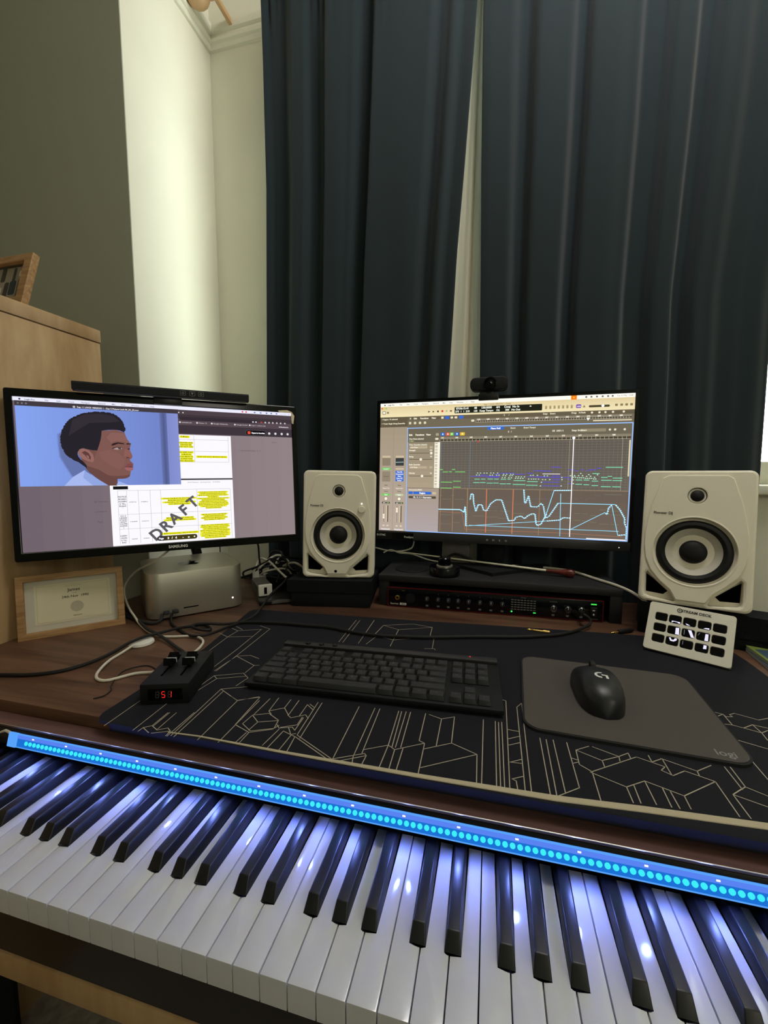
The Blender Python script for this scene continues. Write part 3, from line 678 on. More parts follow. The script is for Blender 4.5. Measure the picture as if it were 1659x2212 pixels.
# apple silhouette on the lid
def bez(p0, p1, p2, p3, n=8): return [tuple(((1 - u) ** 3) * a + 3 * u * (1 - u) ** 2 * b + 3 * u * u * (1 - u) * c_ + u ** 3 * d_ for a, b, c_, d_ in zip(p0, p1, p2, p3)) for u in [i / n for i in range(n)]]
ap_ = bez((0, 9), (5, 13), (12, 12), (15, 7)) + bez((15, 7), (8, 3), (9, -7), (17, -10)) + bez((17, -10), (13, -21), (8, -22), (1, -18)) + bez((1, -18), (-7, -23), (-14, -18), (-17, -6)) + bez((-17, -6), (-19, 8), (-8, 14), (0, 9))
lf = bez((0, 12), (0, 19), (4, 22), (8, 23)) + bez((8, 23), (8, 17), (5, 12), (0, 12))
ap_ = [(x * 1.35, y * 1.35) for x, y in ap_]; lf = [(x * 1.35, y * 1.35) for x, y in lf]
MB().curve('piano_black', UP(103.2, -4, -6), [ap_]).curve('piano_black', UP(103.2, -4, -6), [lf]).build('apple_emblem', t)
MB().box(-31, 0, -101.3, -100.5, 19, 21.5, 'hole').build('card_slot', t)
MB().lathe([(2.2, -.5), (0, -.8)], 'white_led', 'Y', 14, c=(76, -100.9, 26)).build('power_light', t)
for x in (-66, -48):
    MB().box(x - 6, x + 6, -113, -101, 13.5, 20.5, 'braid', 2.5, 3).build('usb_plug', t)

# ------------------------------------------------------------------ speakers
def speaker(loc, yaw, tilt, roll, label, knob, SW=176, SH=262, SD=150):
    t = thing('studio_speaker', label, 'speaker', loc, yaw, tilt, roll, 'white studio speakers either side of the right monitor')
    hw, hh = SW / 2, SH / 2
    b = MB(); b.box(-hw, hw, 17, SD, -hh, hh, 'spk_white', 9, 4); b.build('cabinet', t)
    cx, cz, R = -2, -27, 66
    tl = [(-77, -76), (-74, -73), (-64, -84), (-34, -110), (-27, -124), (-30, -126), (-70, -121), (-75, -118), (-77, -112)]
    tr_ = [(-x - 4, z) for x, z in tl][::-1]
    outer = rrect(-hw, hw, -hh, hh, 13, 7)
    MB().curve('spk_white', FRONT(9), [outer, circ(cx, cz, R, 56), tl, tr_], th=10, bev=4.5).build('front_baffle', t)
    # raised shield carrying the drivers
    sh = [(-58, 115), (-48, 121), (44, 121), (53, 115)]
    sh += [(60, 92), (68, 66), (74, 36), (78, 8), (78.5, -20), (75, -45), (66, -68), (48, -88), (30, -104), (20, -122), (-26, -122), (-36, -104), (-54, -88), (-70, -68), (-79, -45), (-82.5, -20), (-82, 8), (-78, 36), (-72, 66), (-64, 92)]
    MB().curve('spk_white', FRONT(2.6), [sh, circ(cx, cz, R, 56), circ(-1, 81, 15, 32)], th=1.0, bev=1.6).build('shield', t)
    for lp in (tl, tr_):
        sg_ = 1 if lp is tr_ else -1; ox_ = -4 if lp is tr_ else 0
        MB().curve('hole', FRONT(16.7), [[(sg_ * x + ox_, z) for x, z in ((76, -77), (65, -85), (39, -108), (46, -115), (75, -113))]]).build('bass_port', t)
    # woofer
    w_ = MB()
    w_.lathe([(R + 3, 2.2), (R + 2, 0.6), (R, 0.2), (R - 1.5, 2.5), (R - 2, 8), (60, 9)], 'spk_white', 'Y', 56, c=(cx, 0, cz), cap=False); wo = w_.build('woofer_ring', t)
    MB().lathe([(61, 10), (59.5, 6), (56, 3.2), (51, 2.6), (47, 5.5), (45, 10)], 'rubber', 'Y', 56, c=(cx, 0, cz), cap=False).build('woofer_surround', t)
    MB().lathe([(45.5, 9.5), (44, 10.5), (21, 24), (19, 26)], 'cone', 'Y', 56, c=(cx, 0, cz), cap=False).build('woofer_cone', t)
    MB().lathe([(23.4, 24.5), (23, 18), (20, 12.5), (14, 9.0), (7, 7.4), (0, 7)], 'rubber', 'Y', 40, c=(cx, 0, cz), cap=False).build('dust_cap', t)
    tw = MB(); tw.lathe([(15, 1.4), (14, 5), (13, 6), (11, 4), (8, 1.6), (4, .2), (0, -.2)], 'rubber', 'Y', 36, c=(-1, 0, 81), cap=False); tw.build('tweeter', t)
    MB().curve('label_black', FRONT(.2), text='Pioneer DJ', size=7.2, bold=.12, align='LEFT').build('maker_name', t).location = (-70 * S, 0, 43 * S)
    if knob:
        MB().lathe([(8.6, .6), (8.6, -1.5), (7.6, -3.4), (0, -3.6)], 'spk_white', 'Y', 28, c=(55, 0, 37)).build('volume_knob', t)
        MB().lathe([(2.2, .6), (1.8, -.4), (0, -.6)], 'white_led', 'Y', 14, c=(55, 0, 51)).build('power_light', t)
        MB().lathe([(3.6, 0), (3.4, -.4), (0, -.5)], 'hole', 'Y', 16, c=(-6, 1.2, -115)).build('headphone_socket', t)
    return t
speaker((-355.4, 696.8, 257.4), 0.2536, 0.062, -0.019, 'white studio speaker with a volume knob, left of the big right monitor', True)
speaker((381.6, 655.6, 259.5), -0.3464, 0.181, 0.002, 'white studio speaker without a knob, standing at the right edge', False)
t = thing('foam_pad', 'charcoal foam riser under the left white speaker', 'foam pad', (-384, 768, 60), yaw=0.16)
MB().box(-97, 97, -105, 112, 0, 35, 'foam', 3).build('lower_slab', t); MB().prism([(-106, 35.5), (112, 35.5), (112, 51.5), (-106, 65.2)], -106, 100, 0, 'foam').build('upper_slab', t)
t = thing('foam_pad', 'black foam riser under the right white speaker', 'foam pad', (425, 735, 60), yaw=-0.36)
MB().box(-98, 130, -100, 100, 0, 22, 'foam', 3).build('lower_slab', t); MB().prism([(-102, 22.5), (100, 22.5), (100, 27.5), (-102, 64.5)], -100, 134, 0, 'foam').build('upper_slab', t)

# ------------------------------------------------------------------ riser and audio interface
t = thing('monitor_riser', 'black monitor riser board with the audio interface underneath', 'riser', (10.5, 824, 60))
MB().box(-269, 269, -116, 54, 60.5, 76.5, 'riser', 1.5).build('shelf', t)
for x0 in (-269, 244): MB().box(x0, x0 + 25, -112, 52, 0, 60.5, 'riser', 1.5).build('side_panel', t)
MB().box(-244, 244, 46, 52, 0, 60.5, 'riser').build('back_panel', t)
t = thing('audio_interface', 'red-edged rack audio interface under the black monitor riser', 'audio interface', (4, 709, 62), yaw=0.012)
MB().box(-238, 238, 3, 155, 0, 46, 'black_matte', 2).build('case', t)
fp = MB(); fp.box(-237, 237, -1.5, 3.5, 1.2, 44.8, 'piano_black', 1); fp.build('front_panel', t)
MB().box(-238.5, 238.5, -1.2, 2.0, 45.0, 46.2, 'red_metal').box(-238.5, 238.5, -1.2, 2.0, -.2, .7, 'red_metal').box(-238.6, -237.2, -1.2, 3.6, 0, 46, 'red_metal').box(237.2, 238.6, -1.2, 3.6, 0, 46, 'red_metal').build('red_trim', t)
U = lambda f_: -238 + 476 * f_
MB().lathe([(6, -1.5), (6, -4), (4, -4.5), (3, -2), (0, -2)], 'gold', 'Y', 20, c=(U(.05), 0, 22)).lathe([(2.4, -2.1), (0, -2.3)], 'hole', 'Y', 14, c=(U(.05), -2.6, 22)).build('input_socket', t)
MB().lathe([(12, -1.5), (12, -2.4), (10.5, -2.6), (0, -2.2)], 'black_matte', 'Y', 28, c=(U(.115), 0, 22)).build('input_socket', t)
for k, fx in enumerate((.20, .255, .305, .352, .403, .456, .508, .56, .788, .85, .908)):
    r = 5 if k < 8 else 8
    MB().lathe([(r, -1.5), (r * .9, -9), (r * .8, -10), (0, -10)], 'chrome' if k > 7 else 'dark_grey', 'Y', 20, c=(U(fx), 0, 24 if k < 8 else 23)).box(U(fx) - .5, U(fx) + .5, -10.4, -10, 24, 24 + r * .8, 'label_white').build('gain_knob' if k < 8 else 'output_knob', t)
    MB().box(U(fx) - 3, U(fx) + 3, -1.9, -1.5, 5, 9, 'label_grey', .5).build('button', t)
mt = MB()
for i in range(8):
    for j in range(5): mt.box(U(.600) + i * 6.8, U(.600) + i * 6.8 + 5, -1.9, -1.5, 13 + j * 5.4, 14.8 + j * 5.4, 'label_grey')
mt.build('level_meter', t)
MB().lathe([(2.0, -1.7), (0, -1.9)], 'green_led', 'Y', 12, c=(U(.603), 0, 8.5)).box(U(.70), U(.712), -1.9, -1.5, 7.5, 9.5, 'green_led').build('signal_light', t)
MB().box(U(.948), U(.972), -1.9, -1.5, 36, 38.4, 'green_led', .3).build('power_light', t)
MB().box(U(.945), U(.975), -3.4, -1.5, 10, 31, 'black_plastic', .8).box(U(.957), U(.963), -3.6, -3.3, 13, 17, 'label_white').box(U(.955), U(.965), -3.6, -3.3, 23, 25, 'label_white').build('power_switch', t)
tx = MB(); txt(tx, 'label_white', 'Scarlett', U(.013), 4.5, -1.7, 6.5, .05, 'LEFT'); tx.box(U(.062), U(.095), -1.8, -1.6, 4, 9.5, 'label_white'); txt(tx, 'label_black', '18i20', U(.079), 5.2, -1.95, 4.6, .05)
txt(tx, 'label_grey', 'INST', U(.08), 38, -1.7, 3.4); txt(tx, 'label_grey', 'METERS', U(.655), 40, -1.7, 3.2); txt(tx, 'label_grey', 'MONITOR', U(.788), 36, -1.7, 3.2); txt(tx, 'label_grey', 'Focusrite', U(.962), 3.5, -1.7, 4.4)
for i, f_ in enumerate((.20, .255, .305, .352, .403, .456, .508, .56)): txt(tx, 'label_grey', str(i + 1), U(f_), 35, -1.7, 3.6)
tx.build('lettering', t)

# knob controller, coaster, baton on the riser
RZ = 136.6
t = thing('volume_controller', 'round black desktop volume knob with a silver ring on the riser', 'controller', (-103, 745, RZ))
MB().lathe([(0, 0), (35, 0), (36.5, 2), (36.5, 19), (35, 21.5), (20, 21.5), (0, 21.5)], 'piano_black', n=48).build('base', t)
MB().lathe([(19.5, 21.5), (19.5, 24), (18, 24.5), (15, 24.5)], 'alu', n=40).build('ring', t)
MB().lathe([(15, 22), (15.5, 24), (15, 41), (13, 43), (0, 43)], 'black_gloss', n=32).build('knob', t)
MB().lathe([(0, 0), (42, 0), (43, 1.2), (42, 2.4), (0, 2.4)], 'black_matte', n=40).build('coaster', world=False)
o = bpy.data.objects['coaster']; o.location = W(-190, 786, RZ); tag(o, 'flat black round coaster on the riser, left of the volume knob', 'coaster')
t = thing('conducting_baton', 'white conducting baton with a maroon wooden handle, lying on the riser', 'baton', (-25, 830, RZ))
A0 = Vector((-245 + 25, 868 - 830, 27)); A1 = Vector((135 + 25, 800 - 830, 11.5)); A2 = Vector((196 + 25, 789 - 830, 10))
MB().tube([A0, A1 + (A2 - A1) * .1], 1.4, 'baton_white', n=10, smooth=False, r1=2.8).build('shaft', t)
hd = MB(); d_ = (A2 - A1); nn = d_.length; xf = Matrix.Translation(A1) @ d_.to_track_quat('X', 'Z').to_matrix().to_4x4()
hd.lathe([(0, 0), (3.2, 0), (3.8, nn * .2), (5.5, nn * .5), (8.8, nn * .75), (10, nn * .88), (8.6, nn * .97), (4, nn * 1.02), (0, nn * 1.03)], 'maroon', 'X', 24, xf=xf); hd.build('handle', t)

# ------------------------------------------------------------------ key pad with fifteen lit keys
t = thing('stream_controller', 'white key pad with fifteen dark screen keys leaning below the right speaker', 'controller', (340.8, 561.9, 105.3), yaw=-0.4886, tilt=0.5713, roll=-0.011)
k_ = 1.055; DWd, DHt = 118 * k_, 84 * k_
def D(x, y): return ((x / 1180 - .5) * DWd, (.5 - y / 840) * DHt)
cols = [(97 + i * (998 - 97) / 4.0, 305 - 97 + 0 * i) for i in range(5)]
holes = []; keyp = []
for r in range(3):
    for c in range(5):
        cx_ = 194 + c * 198.5; cy_ = 245 + r * 191
        x_a, y_a = D(cx_ - 89, cy_ + 70); x_b, y_b = D(cx_ + 89, cy_ - 70); keyp.append((x_a, x_b, y_a, y_b)); holes.append(rrect(x_a, x_b, y_a, y_b, 3.4, 5))
MB().curve('deck_white', FRONT(4), [rrect(-DWd / 2, DWd / 2, -DHt / 2, DHt / 2, 5, 6)] + holes, th=7, bev=.7).build('face_plate', t)
MB().box(-DWd / 2 + .6, DWd / 2 - .6, 7, 13, -DHt / 2 + .6, DHt / 2 - .6, 'deck_white', 2).build('back_shell', t)
MB().box(-DWd / 2 + 3, DWd / 2 - 3, 10, 22, -DHt / 2 - 1, -DHt / 2 + 30, 'black_matte', 2).build('stand', t)
key_obs = []
for (xa, xb, ya, yb_) in keyp:
    key_obs.append(MB().curve('black_gloss', FRONT(3), [rrect(xa + .5, xb - .5, ya + .5, yb_ - .5, 3, 5)], th=3, bev=.5).build('key', t))
gl = {1: [[(347, 311), (350, 276), (465, 277), (470, 302), (436, 302), (433, 289), (378, 286)]], 2: [[(538, 278), (571, 283), (606, 302), (561, 302)]], 3: [[(781, 302), (808, 285), (855, 279), (859, 302)]],
      6: [[(418, 385), (464, 378), (474, 495), (421, 495)]], 7: [[(584, 378), (630, 377), (678, 491), (638, 495)]], 8: [[(818, 384), (856, 382), (860, 495), (813, 495)]],
      11: [[(345, 572), (369, 624), (416, 626), (452, 599), (458, 566), (428, 566), (412, 598), (386, 602), (369, 570)]], 13: [[(813, 570), (850, 568), (852, 626), (810, 632)]]}
for ki, lps in gl.items():
    g = MB()
    for lp in lps: g.curve('key_light', FRONT(.7), [[D(*q) for q in lp]])
    g.build('glyph', key_obs[ki])
for ki, lp in {7: [(535, 385), (543, 385), (543, 470), (535, 470)], 12: [(536, 575), (543, 575), (543, 640), (536, 640)], 8: [(720, 430), (726, 430), (748, 388), (741, 386)]}.items():
    MB().curve('dim_key_light', FRONT(.75), [[D(*q) for q in lp]]).build('glyph', key_obs[ki])
lg = MB(); a_ = D(436, 78); txt(lg, 'label_black', 'STREAM DECK', D(660, 96)[0], D(660, 96)[1], -.15, 6.6, .15)
ring = [(a_[0] + r_ * math.cos(math.radians(q)), a_[1] + r_ * math.sin(math.radians(q))) for r_, seq in ((4.0, range(40, 361, 20)), (2.9, range(360, 39, -20))) for q in seq]
lg.curve('label_black', FRONT(-.15), [ring]); lg.curve('label_black', FRONT(-.16), [[(a_[0] - 1.3, a_[1] + 1.8), (a_[0] + 1.9, a_[1]), (a_[0] - 1.3, a_[1] - 1.8)], [(a_[0] - .6, a_[1] + .7), (a_[0] - .6, a_[1] - .7), (a_[0] + .7, a_[1])]])
lg.build('lettering', t)
# ================================================================== MONITORS
class CV:
    """flat picture shown by a lit screen: coloured shapes in 1920 x 1080 units stacked in thin layers"""
    def __init__(s, w, h): s.w, s.h = w, h; s.v = []; s.f = []; s.c = []
    def pt(s, x, y, l): return ((x / 1920 - .5) * s.w, -0.012 * l, (.5 - y / 1080) * s.h)
    def poly(s, pts, col, l=1):
        o = len(s.v); s.v += [s.pt(x, y, l) for x, y in pts]; s.f.append(list(range(o, o + len(pts)))); s.c.append(col)
    def rect(s, x0, y0, x1, y1, col, l=1): s.poly([(x0, y1), (x1, y1), (x1, y0), (x0, y0)], col, l)
    def grad(s, x0, y0, x1, y1, c0, c1, n=12, l=1, vert=False):
        for i in range(n):
            t = (i + .5) / n; c = tuple(c0[k] * (1 - t) + c1[k] * t for k in range(3))
            if vert: s.rect(x0, y0 + (y1 - y0) * i / n, x1, y0 + (y1 - y0) * (i + 1) / n, c, l)
            else: s.rect(x0 + (x1 - x0) * i / n, y0, x0 + (x1 - x0) * (i + 1) / n, y1, c, l)
    def rr(s, x0, y0, x1, y1, r, col, l=1): s.poly(rrect(x0, x1, y0, y1, min(r, (y1 - y0) / 2 - .1, (x1 - x0) / 2 - .1), 4)[::-1], col, l)
    def disc(s, x, y, r, col, l=1, n=14): s.poly(circ(x, y, r, n)[::-1], col, l)
    def line(s, pts, wd, col, l=1):
        for (xa, ya), (xb, yb_) in zip(pts, pts[1:]):
            dx, dy = xb - xa, yb_ - ya; L = math.hypot(dx, dy) or 1; nx, ny = -dy / L * wd / 2, dx / L * wd / 2; ex, ey = dx / L * wd * .3, dy / L * wd * .3
            s.poly([(xa - nx - ex, ya - ny - ey), (xb - nx + ex, yb_ - ny + ey), (xb + nx + ex, yb_ + ny + ey), (xa + nx - ex, ya + ny - ey)], col, l)
    def text(s, x, y, t, size, col, l=3, align='LEFT', bold=0.0, rot=0.0):
        """x, y: left (or centre) of the line at mid height of the capitals"""
        vs, fs = fill2d(None, t, 10, 0, 0, align, bold, 1.0); k = size / 10; o = len(s.v); ca, sa = math.cos(rot), math.sin(rot)
        for vx, vy, _ in vs:
            px, py = vx * k, -(vy - 3.4) * k
            s.v.append(s.pt(x + px * ca - py * sa, y + px * sa + py * ca, l))
        for f in fs: s.f.append([o + q for q in f]); s.c.append(col)
    def build(s, name, parent, y=0):
        me = bpy.data.meshes.new(name); me.from_pydata([Vector((a, b + y, c)) * S for a, b, c in s.v], [], s.f)
        me.materials.append(MAT['screen'])
        at = me.color_attributes.new('Col', 'FLOAT_COLOR', 'CORNER')
        buf = []
        for p_, c in zip(me.polygons, s.c): buf += [c[0], c[1], c[2], 1.0] * p_.loop_total
        at.data.foreach_set('color', buf)
        o = bpy.data.objects.new(name, me); sc.collection.objects.link(o); o.parent = parent; return o
def K(r, g, b, k=1.0): return (lin(r) * k, lin(g) * k, lin(b) * k)

# ------------------------------------------------------------------ left monitor
MW, MH = 525, 295
t = thing('monitor', 'left monitor showing a video of a man over a highlighted document', 'monitor', (-665.45, 512.84, 378.83), yaw=0.7125, tilt=0.05, roll=0.0027)
MB().curve('black_gloss', FRONT(4), [rrect(-MW / 2 - 12, MW / 2 + 11, -MH / 2 - 17, MH / 2 + 15, 4, 4), [(-MW / 2, -MH / 2), (MW / 2, -MH / 2), (MW / 2, MH / 2), (-MW / 2, MH / 2)]], th=12, bev=1.5).build('bezel', t)
MB().box(-MW / 2 - 11, MW / 2 + 10, 9, 22, -MH / 2 - 16, MH / 2 + 14, 'black_matte', 4).box(-170, 170, 20, 42, -100, 90, 'black_matte', 10, 3).build('back_shell', t)
tx = MB(); txt(tx, 'label_white', 'SAMSUNG', 3, -MH / 2 - 11.0, -2.3, 8.2, .32); tx.build('maker_name', t)
MB().curve('tape', FRONT(-2.4), [[(230, 151), (252, 153), (263, 149), (269, 140), (266, 120), (262, 122), (261.5, 146.5), (233, 146.5)]], th=.3).build('peeling_film', t)
MB().tube([(0, 40, -60), (0, 120, -64), (0, 190, -60), (0, 205, -130), (40, 262, -170), (62, 266, -298)], 13, 'black_plastic', n=14).build('stand_arm', t)
base = MB().lathe([(0, 0), (58, 0), (58, 6), (52, 10), (20, 13), (0, 13)], 'black_gloss', n=48).build('stand_base', t)
inv = Euler((-0.05, -0.0027, 0.7125)).to_matrix()
q = inv.transposed() @ (Vector((-838, 722, 60)) - Vector((-665.45, 512.84, 378.83)))
base.location = q * S; base.rotation_euler = Euler((0.05, 0, 0))
c = CV(MW, MH)
WHT = K(250, 250, 255, 1.05); GR = K(104, 96, 104)
c.grad(0, 0, 1920, 1080, K(112, 98, 108), K(146, 132, 134), 16, 1)
c.rect(0, 0, 1920, 26, K(238, 238, 255), 2)
c.disc(38, 14, 6, K(60, 60, 90), 3)
xx = 64
for i, s_ in enumerate(['Logic Pro', 'File', 'Edit', 'Track', 'Navigate', 'Record', 'Mix', 'View', 'Window', '1', 'Help']):
    c.text(xx, 15, s_, 15, K(120, 120, 150), 3, bold=.3 if i == 0 else .1); xx += 30 + len(s_) * 9.2
for i, x in enumerate((1500, 1530, 1600, 1650, 1700, 1740, 1785)): c.rr(x, 8, x + 14, 20, 4, K(220, 90, 90) if i < 2 else K(110, 130, 200), 3)
c.text(1820, 15, 'Tue 13 May  14:09', 12, K(150, 150, 190), 3)
# browser chrome
c.rect(1012, 26, 1920, 62, K(78, 66, 72), 2); c.rect(1012, 62, 1920, 96, K(64, 54, 60), 2); c.rect(1012, 96, 1920, 146, K(88, 74, 80), 2); c.rect(1012, 146, 1920, 216, K(62, 54, 60), 2)
c.rr(1025, 80, 1630, 108, 13, K(54, 46, 52), 3)
for i, x in enumerate((1590, 1615, 1660, 1693, 1725, 1757, 1792, 1825, 1862)): c.disc(x, 95, 7, K(200, 70, 60) if i == 2 else K(210, 205, 210), 4)
for x, s_ in ((1025, 'example.net'), (1150, 'Home / X'), (1260, 'Google Advanced...'), (1440, 'Google Sonder'), (1560, 'Log in / culture hub')): c.text(x + 14, 124, s_, 15, K(190, 184, 188), 3, bold=.15); c.disc(x + 2, 124, 7, K(220, 215, 220), 3)
c.text(1808, 128, 'All Bookmarks', 14, K(235, 232, 235), 3, bold=.3)
for x in (1022, 1052): c.disc(x, 48, 5, K(220, 220, 224), 3)
c.rr(1528, 166, 1694, 208, 20, K(24, 20, 22), 3); c.rr(1526, 164, 1696, 210, 22, K(110, 100, 106), 2.5); c.rr(1542, 175, 1566, 199, 5, K(226, 80, 56), 4); c.text(1574, 188, 'Open in Acrobat', 16, WHT, 4, bold=.5)
for x in (1723, 1776, 1831, 1883): c.disc(x, 188, 10, K(228, 224, 228), 3)
# page area shading
c.text(1470, 340, 'I Can Not Remember   6   0', 15, K(84, 74, 80), 2); c.text(1740, 262, 'version', 14, K(90, 80, 84), 2)
for y, s_ in ((690, ''), (738, '@ Comments'), (812, 'Comment in'), (888, '... Reply')): c.text(430, y, s_, 15, K(84, 76, 82), 2)
# document pages
PG = K(250, 248, 252, 1.02)
c.rect(1000, 222, 1404, 572, PG, 2); c.rect(532, 584, 1404, 1078, PG, 2); c.rect(532, 572, 1404, 584, K(60, 54, 58), 2)
YL = K(238, 236, 20); INK = K(86, 84, 20); TB = K(170, 168, 174)
for x in (1122, 1381): c.rect(x, 230, x + 2, 440, TB, 3)
for y in (258, 352, 439): c.rect(1012, y, 1382, y + 2, TB, 3)
def hl(x, y, lines, size=15, cx=True, step=19, colr=YL, ik=INK):
    for i, s_ in enumerate(lines):
        wd = len(s_) * size * .60; yy = y + i * step
        c.rect(x - wd / 2 - 3, yy - step * .46, x + wd / 2 + 3, yy + step * .5, colr, 4); c.text(x, yy, s_, size, ik, 5, 'CENTER', .12)
hl(1055, 238, ['IS MUSIC'], 14); hl(1062, 286, ['CREATED AND', 'SHOULD BE', 'AND NOT TOO'], 15, step=16)
hl(1062, 362, ['SO HERE THAT', 'A MUSICAL', 'CAN MAKE US', 'SCARED AND', 'FEEL BEGUILED'], 14, step=17); hl(1252, 396, ['SHORT AND QUICK, MORNING FEELING'], 12)
c.text(1062, 602, 'Jamie Shannson - Spotting Notes   14/10/2024', 13, K(110, 108, 116), 3)
for x in (578, 636, 712, 792, 864, 1124, 1381): c.rect(x, 658, x + 2, 1066, TB, 3)
for y in (658, 840, 951): c.rect(578, y, 1382, y + 2, TB, 3)
DK = K(58, 58, 66)
for i, s_ in enumerate(['NOTICE', 'BOARD', 'CLOSIN', 'G TILL', "'PUSHY", "'"]): c.text(607, 706 + i * 18, s_, 15, DK, 4, 'CENTER', .25)
for i, s_ in enumerate(['DO U', 'UNDER', 'STAND', 'WHAT', "YOU'RE", 'DOING', '?']): c.text(607, 853 + i * 15, s_, 14, DK, 4, 'CENTER', .25)
for i, s_ in enumerate(['HARRY', 'CRYIN', 'G TILL', 'END']): c.text(604, 1004 + i * 17, s_, 14, DK, 4, 'CENTER', .25)
for y, a_, b_ in ((748, '01:05:51:24', '01:06:09:12'), (898, '01:06:40:09', '01:06:15:12'), (1032, '1:06:50:07', '1:07:00:22')): c.text(674, y, a_, 10, DK, 4, 'CENTER', .2); c.text(752, y, b_, 10, DK, 4, 'CENTER', .2)
hl(994, 728, ['COULD THE MUSIC BE LESS SCARY AND', 'MORE MELANCHOLY, THEN', 'SUSPENSEFUL, BUT NOT SCARY LIKE', 'THAT MAKE SENSE SORRY'], 12.5, step=15)
hl(994, 884, ['MELANCHOLY MUSIC DOES THE', 'CAPABLE COLD BEGUILING RISING'], 13, step=16)
hl(994, 1006, ['MUSIC SHOULD SWELL HERE AS SHE LOOKS'], 12)
hl(1247, 684, ['AFTER MUSIC STARTS UNTIL THE NOTICE', 'BOARD CLOSES BE REFLECTED IN THE', 'MUSIC SO HEART WE SHOULD HAVE A BEAT', 'IN THE MUSIC.', 'THEN IT SHOULD CONTINUE QUIETLY IN THE', 'BACKGROUND AND START RISING', 'WHEN HARRY SAYS I GET IT AND THEN', 'CONTINUE WHAT YOUVE BEEN HAVING THE', 'MUSIC UNDERNEATH AFTER HE SAYS TRUCE', 'AND LET IT FADE OUT FOR LIKE 10', 'SECONDS AFTERWARDS'], 10.8, step=13)
hl(1250, 868, ['MAYBE LESS STRINGS AND MAYBE', 'SOME HARP INSTEAD? JUST', 'SOMETHING NOT MUSICALLY THAT', 'FULL GENERATE SYMPATHY'], 12, step=14)
hl(1252, 957, ['MUSIC WILL START FROM WHEN HARRY', 'STARTS A SMALL CRYING, THE GROUND', 'LET IT BE SAD AND MELANCHOLY', 'MUSIC. WHEN WE CUT TO THE GARDENER', 'LET IT SWELL LOOKS A BIT MAY GIVE', 'IT TRANSITION INTO A DIFFERENT KEY', 'KIND OF MELODY AND THIS WILL PLAY', 'OUT TO THE END UNTIL THE'], 11.2, step=14.5)
# DRAFT stamp
ang = -math.atan2(990 - 800, 1060 - 815)
for i, ch in enumerate('DRAFT'): c.text(823 + i * 66 + (4 if i > 2 else 0), 1004 - i * 60, ch, 116, K(92, 90, 94), 6, 'CENTER', .3, ang)
c.rr(824, 1022, 1114, 1060, 19, K(70, 62, 20), 7); c.rr(824, 1022, 885, 1060, 19, K(60, 56, 62), 8); c.text(854, 1042, 'Page', 18, WHT, 9, 'CENTER', .5)
for x, s_ in ((903, '3'), (930, '/'), (958, '4'), (1008, '-'), (1050, 'o'), (1092, '+')): c.text(x, 1042, s_, 22, WHT, 9, 'CENTER', .6)
c.rect(552, 626, 648, 650, K(22, 22, 24), 7)
# video window
c.rect(9, 25, 1016, 60, K(66, 60, 66), 8)
for x in (28, 50, 72): c.disc(x, 43, 6, K(120, 116, 122), 9)
c.text(360, 49, 'Rep 11 LOCK VERSION 1 - Day 5 Picture Lock 04_04_25.mov', 15, K(232, 228, 232), 9, bold=.3); c.rr(336, 42, 350, 56, 2, K(200, 196, 200), 9)
c.grad(10, 58, 1014, 618, K(134, 164, 240), K(112, 128, 196), 30, 8)
for i, x in enumerate(range(884, 934, 5)): k = 1 - abs(i - 5) / 7; c.rect(x, 60, x + 5, 618, K(int(112 - 30 * k), int(128 - 36 * k), int(192 - 52 * k)), 9)
c.grad(934, 60, 1014, 618, K(128, 140, 204), K(136, 148, 212), 4, 9)
for i in range(7):     # soft shadow the head casts on the wall behind him
    k = i / 7; c.poly([(252 - 22 * (1 - k), 250), (232 + 14 * k, 330), (236 + 16 * k, 410), (266 + 16 * k, 480), (305 + 16 * k, 560), (330 + 12 * k, 618), (420, 618), (420, 400), (300, 200)], K(int(126 - 30 * k), int(150 - 40 * k), int(222 - 60 * k)), 9 + i * .1)
SK = K(128, 88, 82)
face = [(502, 214), (588, 203), (645, 220), (652, 245), (659, 267), (672, 290), (682, 307), (680, 322), (673, 340), (678, 365), (688, 392), (688, 405), (683, 414), (672, 422), (674, 436), (690, 452), (692, 464), (682, 474), (690, 486), (686, 502), (672, 512), (670, 530), (664, 552), (648, 564), (625, 569), (600, 570), (584, 571), (581, 621), (521, 620), (452, 562), (410, 520), (397, 499), (389, 468), (393, 445), (438, 445), (468, 359), (492, 281)]
c.poly([(352, 366), (445, 336), (472, 356), (470, 420), (430, 470), (392, 470), (372, 436)], K(118, 80, 74), 10)
c.poly(face, SK, 11)
